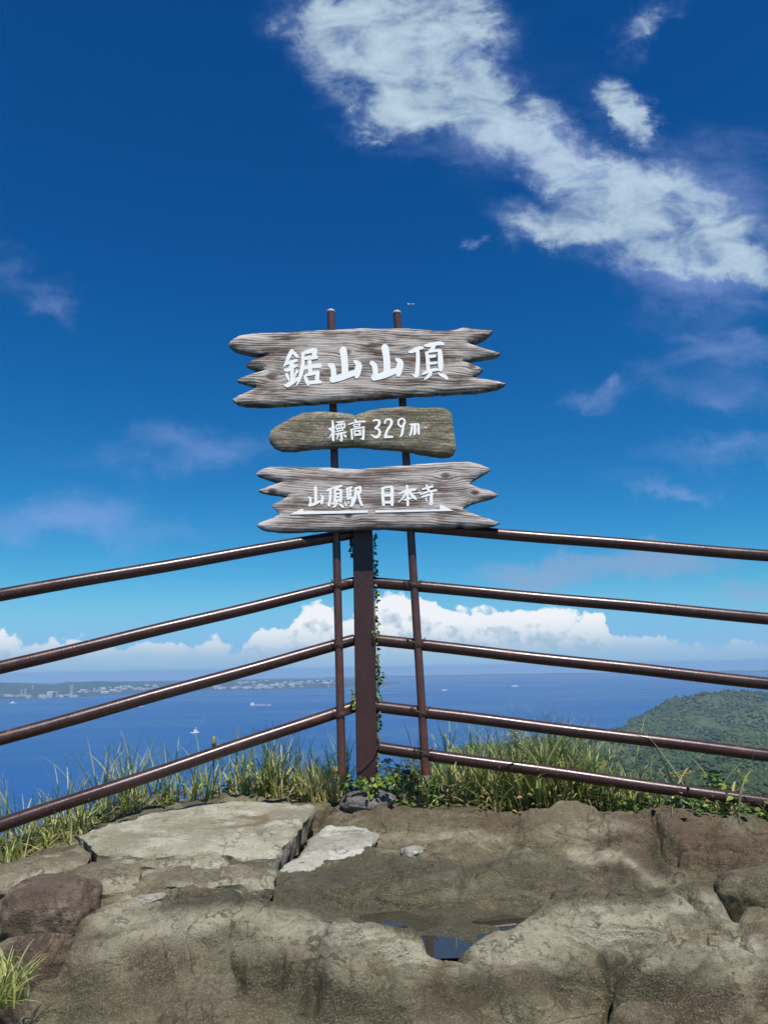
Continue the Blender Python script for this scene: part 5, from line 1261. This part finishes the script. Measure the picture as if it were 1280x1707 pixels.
wood_o = mesh_obj('forest', np.concatenate(Vs), np.concatenate(Fs), crown_mat(), smooth=True, attrs={'Col': np.concatenate(Cs)})
tag(wood_o, 'dense green wood covering the headland hills on the right', kind='stuff')

# ------------------------------------------------------------------ far shore to the left
def shore(px):  # waterline row along the far coast
    return np.interp(px, [-300, 0, 60, 130, 185, 250, 330, 420, 490, 560, 620, 700], [1168, 1165.5, 1165, 1162, 1158, 1152.5, 1151, 1150, 1148, 1146, 1143.5, 1139])
def crest(px):
    return np.interp(px, [-300, 0, 45, 90, 112, 130, 160, 200, 260, 330, 400, 450, 500, 560, 620, 700], [1136, 1138, 1138.5, 1141, 1136.5, 1137, 1135.5, 1136.5, 1136, 1135.5, 1134, 1132, 1132, 1132.5, 1132.5, 1133.5])
cols, rows = 400, 26
V_, F_ = [], []
pxs = np.linspace(-260, 700, cols)
for px in pxs:
    sp = atz(px, shore(px), SEA); d = Vector((sp.x, sp.y, 0)); D0 = d.length; d.normalize()
    cr = ray(px, crest(px)); tl = cr.z / math.hypot(cr.x, cr.y)
    for j in range(rows):
        t = j / (rows - 1)
        dist = D0 + t ** 1.3 * 4200
        zc = tl * dist
        k = max(0.0, t) ** 0.9
        full = zc if j >= rows - 6 else SEA + 2 + (zc - SEA) * k
        V_.append((d.x * dist, d.y * dist, SEA - 3 if j == 0 else full))
V_ = np.array(V_)
kk = np.tile(np.arange(rows), cols) / (rows - 1)
V_[:, 2] += fbm(V_, 1 / 900., 5, 0.55) * 55 * np.clip(kk * 3, 0, 1) * (1 - 0.55 * (kk > 0.75)) * (kk > 0)
V_[:, 2] = np.where(kk > 0.82, V_[:, 2] - (kk - 0.82) * 500, V_[:, 2])
tap = sstep(np.repeat(pxs, rows), 690, 590)
V_[:, 2] = SEA + (V_[:, 2] - SEA) * tap - 8 * (1 - tap)
V_[:, 2] = np.maximum(V_[:, 2], np.where((kk > 0) & (tap > .5), SEA + 3, SEA - 3))
for i in range(cols - 1):
    for j in range(rows - 1): F_.append((i * rows + j, (i + 1) * rows + j, (i + 1) * rows + j + 1, i * rows + j + 1))
tag(mesh_obj('far_shore_hills', V_, np.array(F_), M_COAST, smooth=True), 'low hazy hills of the opposite shore on the left', kind='structure')
VG = V_.reshape(cols, rows, 3)
def shore_pt(px, t):
    i = int(np.clip(np.interp(px, pxs, np.arange(cols)), 0, cols - 1)); q = t * (rows - 1); j = min(int(q), rows - 2)
    return VG[i, j] * (1 - (q - j)) + VG[i, j + 1] * (q - j)
# a still farther, very faint coast behind the post
mb = MB()
V2, F2 = [], []
pl = np.linspace(540, 1420, 280)
for i, px in enumerate(pl):
    e = atz(px, 1131 - (px - 640) * math.tan(R(1.0)), SEA); d = Vector((e.x, e.y, 0)).normalized()
    hh = 30 + 80 * max(0, fbm(np.array([[px / 60., 3.3, 0]]), 1, 4)[0] + 0.35) * (0.5 if px < 1150 else 0.8)
    for r_, z in ((26500, SEA - 5), (26700, SEA + hh * 0.5), (27600, SEA + hh), (29500, SEA - 5)): V2.append((d.x * r_, d.y * r_, z))
    if i:
        for j in range(3): F2.append(((i - 1) * 4 + j, i * 4 + j, i * 4 + j + 1, (i - 1) * 4 + j + 1))
tag(mesh_obj('distant_coast', V2, F2, M_COAST, smooth=True), 'faint low coast on the horizon behind the railing', kind='structure')

# ------------------------------------------------------------------ buildings, masts and chimneys of the far shore
M_BWALL, nt, b = mat('pale_wall', (0.62, 0.63, 0.60), 0.8, 0.3)
setc(nt, b, mixc(nt, noise(nt, objco(nt), 1 / 25., 2).smooth(0.4, 0.6), (0.55, 0.56, 0.54), (0.30, 0.33, 0.34)))
M_BROOF, _, _ = mat('pale_roof', (0.40, 0.41, 0.42), 0.8, 0.3)
def far_building(p, w, d, h, kind, rot):
    M = Matrix.Rotation(rot, 3, 'Z'); mb = MB()
    if kind == 0:                      # gabled hall
        v = [Vector((x, y, z)) for x in (-w / 2, w / 2) for y, z in ((-d / 2, -6), (d / 2, -6), (d / 2, h * .7), (0, h), (-d / 2, h * .7))]
        mb.add([M @ q for q in v], [(0, 1, 2, 3, 4), (9, 8, 7, 6, 5), (0, 5, 6, 1), (1, 6, 7, 2), (2, 7, 8, 3), (3, 8, 9, 4), (4, 9, 5, 0)])
    elif kind == 1:                    # block with a set-back top storey
        mb.box((0, 0, h * .4 - 3), (w, d, h * .8 + 6), M); mb.box(M @ Vector((w * .1, 0, h * .9)), (w * .5, d * .6, h * .2 + 0.2), M)
    else:                              # L-shaped
        mb.box((0, 0, h * .5 - 3), (w, d * .5, h + 6), M); mb.box(M @ Vector((-w * .3, d * .5, h * .35 - 3)), (w * .4, d * .49, h * .7 + 6), M)
    v = np.array([tuple(q) for q in mb.v]) + np.array(p)
    return mesh_obj('building', v, mb.f, M_BWALL, origin=p)
nB = 0
spots = []
for i in range(46): spots.append((rnd.uniform(128, 262), rnd.uniform(0.06, 0.40), 0))
for i in range(40): spots.append((rnd.triangular(340, 560, 430), rnd.uniform(0.05, 0.22), 1))
for i in range(34): spots.append((rnd.uniform(400, 562), rnd.uniform(0.25, 0.72), 1))
for i in range(8): spots.append((rnd.uniform(8, 120), rnd.uniform(0.06, 0.12), 0))
for px, t, z in spots:
    p = shore_pt(px, t); k = rnd.uniform(0.7, 1.6)
    o = far_building(p, rnd.uniform(40, 110) * k, rnd.uniform(25, 50) * k, rnd.uniform(10, 22) * k, rnd.randrange(3), rnd.uniform(0, 3.1))
    tag(o, 'small pale building among many on the hazy far shore', 'building', 'pale buildings on the far shore')
# the power station
def px_box(mb, x0, x1, yb, yt, t, depth):
    p = shore_pt((x0 + x1) / 2, t); Y_ = p[1]
    a, b2, c = at(x0, yb, Y_), at(x1, yb, Y_), at(x0, yt, Y_)
    mb.box(((a.x + b2.x) / 2, Y_, (a.z + c.z) / 2 - 4), (b2.x - a.x, depth, c.z - a.z + 8)); return p
def station(name, label, cat, boxes, t=0.05, group=None):
    root = None
    for (x0, x1, yb, yt, nm) in boxes:
        mb = MB(); p = px_box(mb, x0, x1, yb, yt, t, 60 + (x1 - x0))
        if root is None: root = empty(name, p, label, cat, group)
        mb.build(nm, M_BWALL if nm != 'roof' else M_BROOF, root)
    return root
station('power_station', 'big pale boiler house of the power station on the far shore', 'power station', [(80, 89, 1163, 1153.5, 'boiler_hall'), (89.3, 96.5, 1162.5, 1153.2, 'turbine_tower'), (82, 95, 1153.1, 1152.4, 'roof'), (97, 107, 1162, 1158.4, 'annex')])
station('long_hall', 'long low pale hall right of the boiler house on the far shore', 'hall', [(100, 131, 1161.5, 1159.0, 'hall'), (108, 116, 1158.9, 1157.6, 'roof')])
station('low_shed', 'low pale shed left of the boiler house by the far water', 'shed', [(64, 79, 1163.8, 1161.6, 'shed'), (68, 72, 1161.5, 1160.4, 'roof')])
station('storage_dome', 'white rounded storage building beside the far masts', 'storage', [(46, 54, 1162.5, 1159.6, 'store'), (47.5, 52, 1159.5, 1158.4, 'roof')])
def far_mast(px, yb, yt, t, name, label, cat, legs, wpx, group=None):
    p = shore_pt(px, t); Y_ = p[1]; a, b2 = at(px, yb, Y_), at(px, yt, Y_); w = (at(px + wpx, yb, Y_) - a).length / 2
    root = empty(name, a, label, cat, group)
    H_ = b2.z - a.z
    mb = MB()
    if legs:
        for sx in (-1, 1):
            for sy in (-1, 1): mb.tube([a + Vector((sx * w, sy * w, -6)), a + Vector((sx * w * .25, sy * w * .25, H_))], 2.6, 5)
        for k in range(1, 6):
            z = H_ * k / 6; q = w * (1 - .75 * k / 6)
            for s in (-1, 1): mb.tube([a + Vector((-q, s * q, z)), a + Vector((q, s * q, z))], 1.8, 4); mb.tube([a + Vector((s * q, -q, z)), a + Vector((s * q, q, z))], 1.8, 4)
        mb.build('lattice', M_BWALL, root)
        m2 = MB()
        for k in (0.72, 0.85, 0.97): m2.tube([a + Vector((-w * 1.1, 0, H_ * k)), a + Vector((w * 1.1, 0, H_ * k))], 1.8, 5)
        m2.build('crossarm', M_BWALL, root)
    else:
        mb.tube([a + Vector((0, 0, -6)), a + Vector((0, 0, H_ * .55)), a + Vector((0, 0, H_))], [w, w * .72, w * .55], 12)
        mb.build('shaft', M_BWALL, root)
        m2 = MB(); m2.tube([a + Vector((0, 0, H_)), a + Vector((0, 0, H_ * 1.03))], w * .8, 12); m2.build('rim', M_BROOF, root)
far_mast(119, 1160, 1141.5, 0.06, 'chimney_tower', 'tall pale tapering lattice chimney tower of the power station', 'chimney', True, 6.5)
far_mast(119.3, 1160, 1142.5, 0.065, 'chimney', 'pale chimney flue standing inside the lattice tower', 'chimney', False, 2.2)
far_mast(42, 1163, 1147.5, 0.05, 'pylon', 'pale lattice pylon left of the power station by the water', 'pylon', True, 3.6)
far_mast(35.5, 1163, 1149, 0.08, 'pylon', 'faint lattice pylon farthest left on the far shore', 'pylon', True, 3.0)
far_mast(54.5, 1153, 1142, 0.45, 'pylon', 'faint lattice pylon up on the far hills behind the masts', 'pylon', True, 3.0)

# ------------------------------------------------------------------ ships
M_HULL_W, _, _ = mat('white_ship_paint', (0.75, 0.75, 0.73), 0.5)
M_HULL_D, _, _ = mat('dark_ship_paint', (0.06, 0.085, 0.11), 0.5)
M_HULL_G, _, _ = mat('grey_ship_paint', (0.42, 0.43, 0.42), 0.5)
M_FOAM, _, _ = mat('foam', (0.65, 0.70, 0.74), 0.9)
M_WAKE, _, _ = mat('wake_water', (0.035, 0.105, 0.275), 0.6)
def hull(mb, L, Bm, H_, sheer=0.35):
    n = 12; v = []; 
    for i in range(n + 1):
        t = i / n; x = -L / 2 + L * t
        w = Bm / 2 * (1 - max(0, (t - 0.72) / 0.28) ** 2.0 * 0.97) * (0.86 + 0.14 * min(1, t / 0.08))
        top = H_ * (1 + sheer * max(0, (t - 0.75) / 0.25) ** 2 + 0.08 * max(0, (0.2 - t) / .2))
        v += [(x, -w * .82, -1.5), (x, -w, top), (x, w, top), (x, w * .82, -1.5)]
    f = []
    for i in range(n):
        a, c = i * 4, (i + 1) * 4
        for k in range(4): f.append((a + k, c + k, c + (k + 1) % 4, a + (k + 1) % 4))
    f += [(3, 2, 1, 0), (n * 4, n * 4 + 1, n * 4 + 2, n * 4 + 3)]
    mb.add(v, f)
def ship(px, py, L, head, label, style, name='ship', cat='ship', group=None):
    p = atz(px, py, SEA); root = empty(name, p, label, cat, group); root.rotation_euler.z = head
    def put(nm, mb, mt):
        me = bpy.data.meshes.new(nm); me.from_pydata([tuple(q) for q in mb.v], [], mb.f); me.update(); me.materials.append(mt)
        o = bpy.data.objects.new(nm, me); link(o, root); return o
    B_, H_ = L * .17, L * .055
    mb = MB(); hull(mb, L, B_, H_, 0.7)
    put('hull', mb, M_HULL_D if style == 'ferry_dark' else M_HULL_G if style == 'cargo' else M_HULL_W)
    if style == 'cargo':
        mb = MB(); mb.box((-L * .36, 0, H_ + L * .03), (L * .12, B_ * .9, L * .06)); mb.box((-L * .355, 0, H_ + L * .085), (L * .08, B_ * .75, L * .05)); mb.box((-L * .35, 0, H_ + L * .125), (L * .05, B_ * .95, L * .03)); put('bridge_house', mb, M_HULL_W)
        mb = MB(); mb.box((-L * .43, 0, H_ + L * .06), (L * .035, B_ * .3, L * .12)); put('funnel', mb, M_HULL_W)
        mb = MB()
        for x in (-.2, -.02, .16): mb.box((x * L, 0, H_ + L * .008), (L * .15, B_ * .7, L * .016))
        put('hatch_covers', mb, M_HULL_G)
        for x in (-.11, .07):
            mb = MB(); mb.tube([(x * L, 0, H_), (x * L, 0, H_ + L * .05)], L * .006, 6); mb.tube([(x * L, 0, H_ + L * .045), (x * L + L * .10, 0, H_ + L * .06)], L * .004, 6); put('crane', mb, M_HULL_W)
        mb = MB(); mb.tube([(L * .42, 0, H_), (L * .42, 0, H_ + L * .11)], L * .004, 6); put('foremast', mb, M_HULL_W)
    elif style.startswith('ferry'):
        mb = MB(); mb.box((-L * .05, 0, H_ + L * .03), (L * .75, B_ * .9, L * .06)); mb.box((-L * .02, 0, H_ + L * .08), (L * .55, B_ * .8, L * .045)); mb.box((L * .2, 0, H_ + L * .12), (L * .10, B_ * .9, L * .035)); put('superstructure', mb, M_HULL_W)
        mb = MB(); mb.box((-L * .18, 0, H_ + L * .125), (L * .06, B_ * .3, L * .06)); put('funnel', mb, M_HULL_D if style == 'ferry' else M_HULL_W)
    else:
        mb = MB(); mb.box((-L * .05, 0, H_ + L * .06), (L * .42, B_ * .72, L * .12)); mb.box((0, 0, H_ + L * .15), (L * .24, B_ * .6, L * .07)); put('cabin', mb, M_HULL_W)
        mb = MB(); mb.tube([(-L * .02, 0, H_ + L * .18), (-L * .04, 0, H_ + L * .36)], L * .012, 6); mb.tube([(-L * .035, -L * .06, H_ + L * .3), (-L * .035, L * .06, H_ + L * .3)], L * .008, 6); put('mast', mb, M_HULL_W)
    return root
def len_px(px, py, n): return (atz(px + n, py, SEA) - atz(px, py, SEA)).length
ship(434, 1177, len_px(434, 1177, 31), 0.06, 'grey cargo ship with a white bridge house crossing left of the post', 'cargo', 'cargo_ship')
ship(326, 1222, 75.0, -1.72, 'white passenger boat with a mast coming towards the shore', 'boat', 'passenger_boat', 'boat')
ship(741, 1152, len_px(741, 1152, 12.5), 0.1, 'dark hulled ferry on the horizon water right of the post', 'ferry_dark', 'ferry')
ship(858, 1144.5, len_px(858, 1144.5, 12), 0.05, 'white ferry far out on the water to the right', 'ferry', 'ferry')
for (px, py, n, lab) in [(22, 1172.5, 9, 'small white motorboat below the far pylons'), (57, 1168, 2.5, 'tiny white boat below the power station'), (156, 1164, 2.6, 'tiny white boat right of the power station'), (234, 1178, 10, 'low white vessel just under the third left rail'),
                         (541, 1163, 2.6, 'tiny white boat near the left sign pole'), (1194, 1152, 3.0, 'left one of two tiny white sails at the right'), (1202, 1151.5, 3.2, 'right one of two tiny white sails at the right'), (768, 1132.5, 3, 'tiny pale ship on the horizon right of the sign poles'), (832, 1132, 3, 'tiny pale ship on the horizon above the white ferry')]:
    ship(px, py, len_px(px, py, n), 0.1 if n > 5 else 0.6, lab, 'boat', 'small_boat', 'boat', 'small boats out at sea')
# foam and wakes on the water
def ribbon(pts, widths, z, mtl, name, label):
    v, f = [], []
    for i, ((px, py), w) in enumerate(zip(pts, widths)):
        p = atz(px, py, z); v += [(p.x - w, p.y - w, z), (p.x + w, p.y + w, z)]
        if i: f.append((2 * i - 2, 2 * i, 2 * i + 1, 2 * i - 1))
    tag(mesh_obj(name, v, f, mtl), label, kind='stuff')
ribbon([(329, 1220), (333, 1212), (337, 1202), (340, 1194), (342, 1190), (335, 1188), (320, 1186)], [1.5, 3, 3, 3, 3, 2.5, .6], SEA + 1.0, M_WAKE, 'boat_wake', 'faint wake trailing behind the white passenger boat')
ribbon([(420, 1178), (390, 1179.5), (350, 1182), (310, 1185)], [8, 9, 8, 2], SEA + 1.2, M_WAKE, 'ship_wake', 'long pale wake behind the grey cargo ship')
ribbon([(850, 1154.5), (830, 1155.3), (800, 1156.5), (720, 1160.5)], [12, 10, 10, 3], SEA + 1.4, M_WAKE, 'far_wake', 'thin pale wake line on the water to the right of the post')
p = atz(326, 1221.5, SEA); pn = 16
tag(mesh_obj('bow_foam', [(p.x + 24 * math.cos(k * 6.283 / pn) * (1 + .3 * math.sin(5 * k)), p.y + 40 * math.sin(k * 6.283 / pn), SEA + 1.7) for k in range(pn)], [tuple(range(pn))], M_FOAM), 'white bow foam of the passenger boat', kind='stuff')
# pier head by the headland
v0_ = atz(1048, 1217, SEA); pr = empty('harbour_quay', v0_, 'small pale quay with sheds at the foot of the headland', 'quay')
mb = MB(); mb.box(v0_ + Vector((0, 0, 2)), (70, 40, 8)); mb.box(v0_ + Vector((-60, 30, 1)), (60, 14, 5)); mb.build('quay_wall', M_HULL_G, pr)
mb = MB(); mb.box(v0_ + Vector((8, 0, 11)), (30, 18, 10)); mb.build('shed', M_BWALL, pr)
# airliner
ap = ray(685, 507).normalized() * 5200.0
pl_ = empty('airliner', ap, 'tiny white airliner high above the right pole of the sign', 'airplane')
mb = MB(); mb.tube([ap + Vector((x, 0, 0)) for x in (-22, -16, 0, 15, 20, 22)], [.4, 2.0, 2.4, 2.4, 1.6, .3], 10); mb.build('fuselage', M_HULL_W, pl_)
mb = MB(); mb.add([ap + Vector(q) for q in [(6, 0, -.6), (-4, 20, .8), (-7, 20, .8), (-3, 0, -.6), (6, 0, -.2), (-4, 20, 1.0), (-7, 20, 1.0), (-3, 0, -.2)]], [(0, 1, 2, 3), (7, 6, 5, 4), (0, 4, 5, 1), (1, 5, 6, 2), (2, 6, 7, 3), (3, 7, 4, 0)]); mb.build('wing', M_HULL_W, pl_)
mb = MB(); mb.add([ap + Vector(q) for q in [(6, 0, -.6), (-4, -20, .8), (-7, -20, .8), (-3, 0, -.6), (6, 0, -.2), (-4, -20, 1.0), (-7, -20, 1.0), (-3, 0, -.2)]], [(3, 2, 1, 0), (4, 5, 6, 7), (1, 5, 4, 0), (2, 6, 5, 1), (3, 7, 6, 2), (0, 4, 7, 3)]); mb.build('wing', M_HULL_W, pl_)
mb = MB(); mb.prism([ap + Vector(q) for q in [(-15, 0, 1.5), (-20, 0, 8), (-22, 0, 8), (-21, 0, 1.5)]], (0, -.3, 0), (0, .3, 0)); mb.build('tail_fin', M_HULL_W, pl_)

# ------------------------------------------------------------------ the air itself
hm = bpy.data.materials.new('haze_air'); hm.use_nodes = True; nt = hm.node_tree; nt.nodes.clear()
pvn = node(nt, 'ShaderNodeVolumePrincipled', ins={'Color': (0.42, 0.66, 1.0, 1), 'Density': 5.0e-5, 'Anisotropy': 0.0})
ho = node(nt, 'ShaderNodeOutputMaterial'); nt.links.new(pvn.outputs[0], ho.inputs['Volume'])
mb = MB(); mb.box((0, 0, (SEA - 15 + 30) / 2), (90000, 90000, 30 - (SEA - 15)))
hz = mb.build('haze', hm); tag(hz, 'thin blue sea haze in the air', kind='stuff')
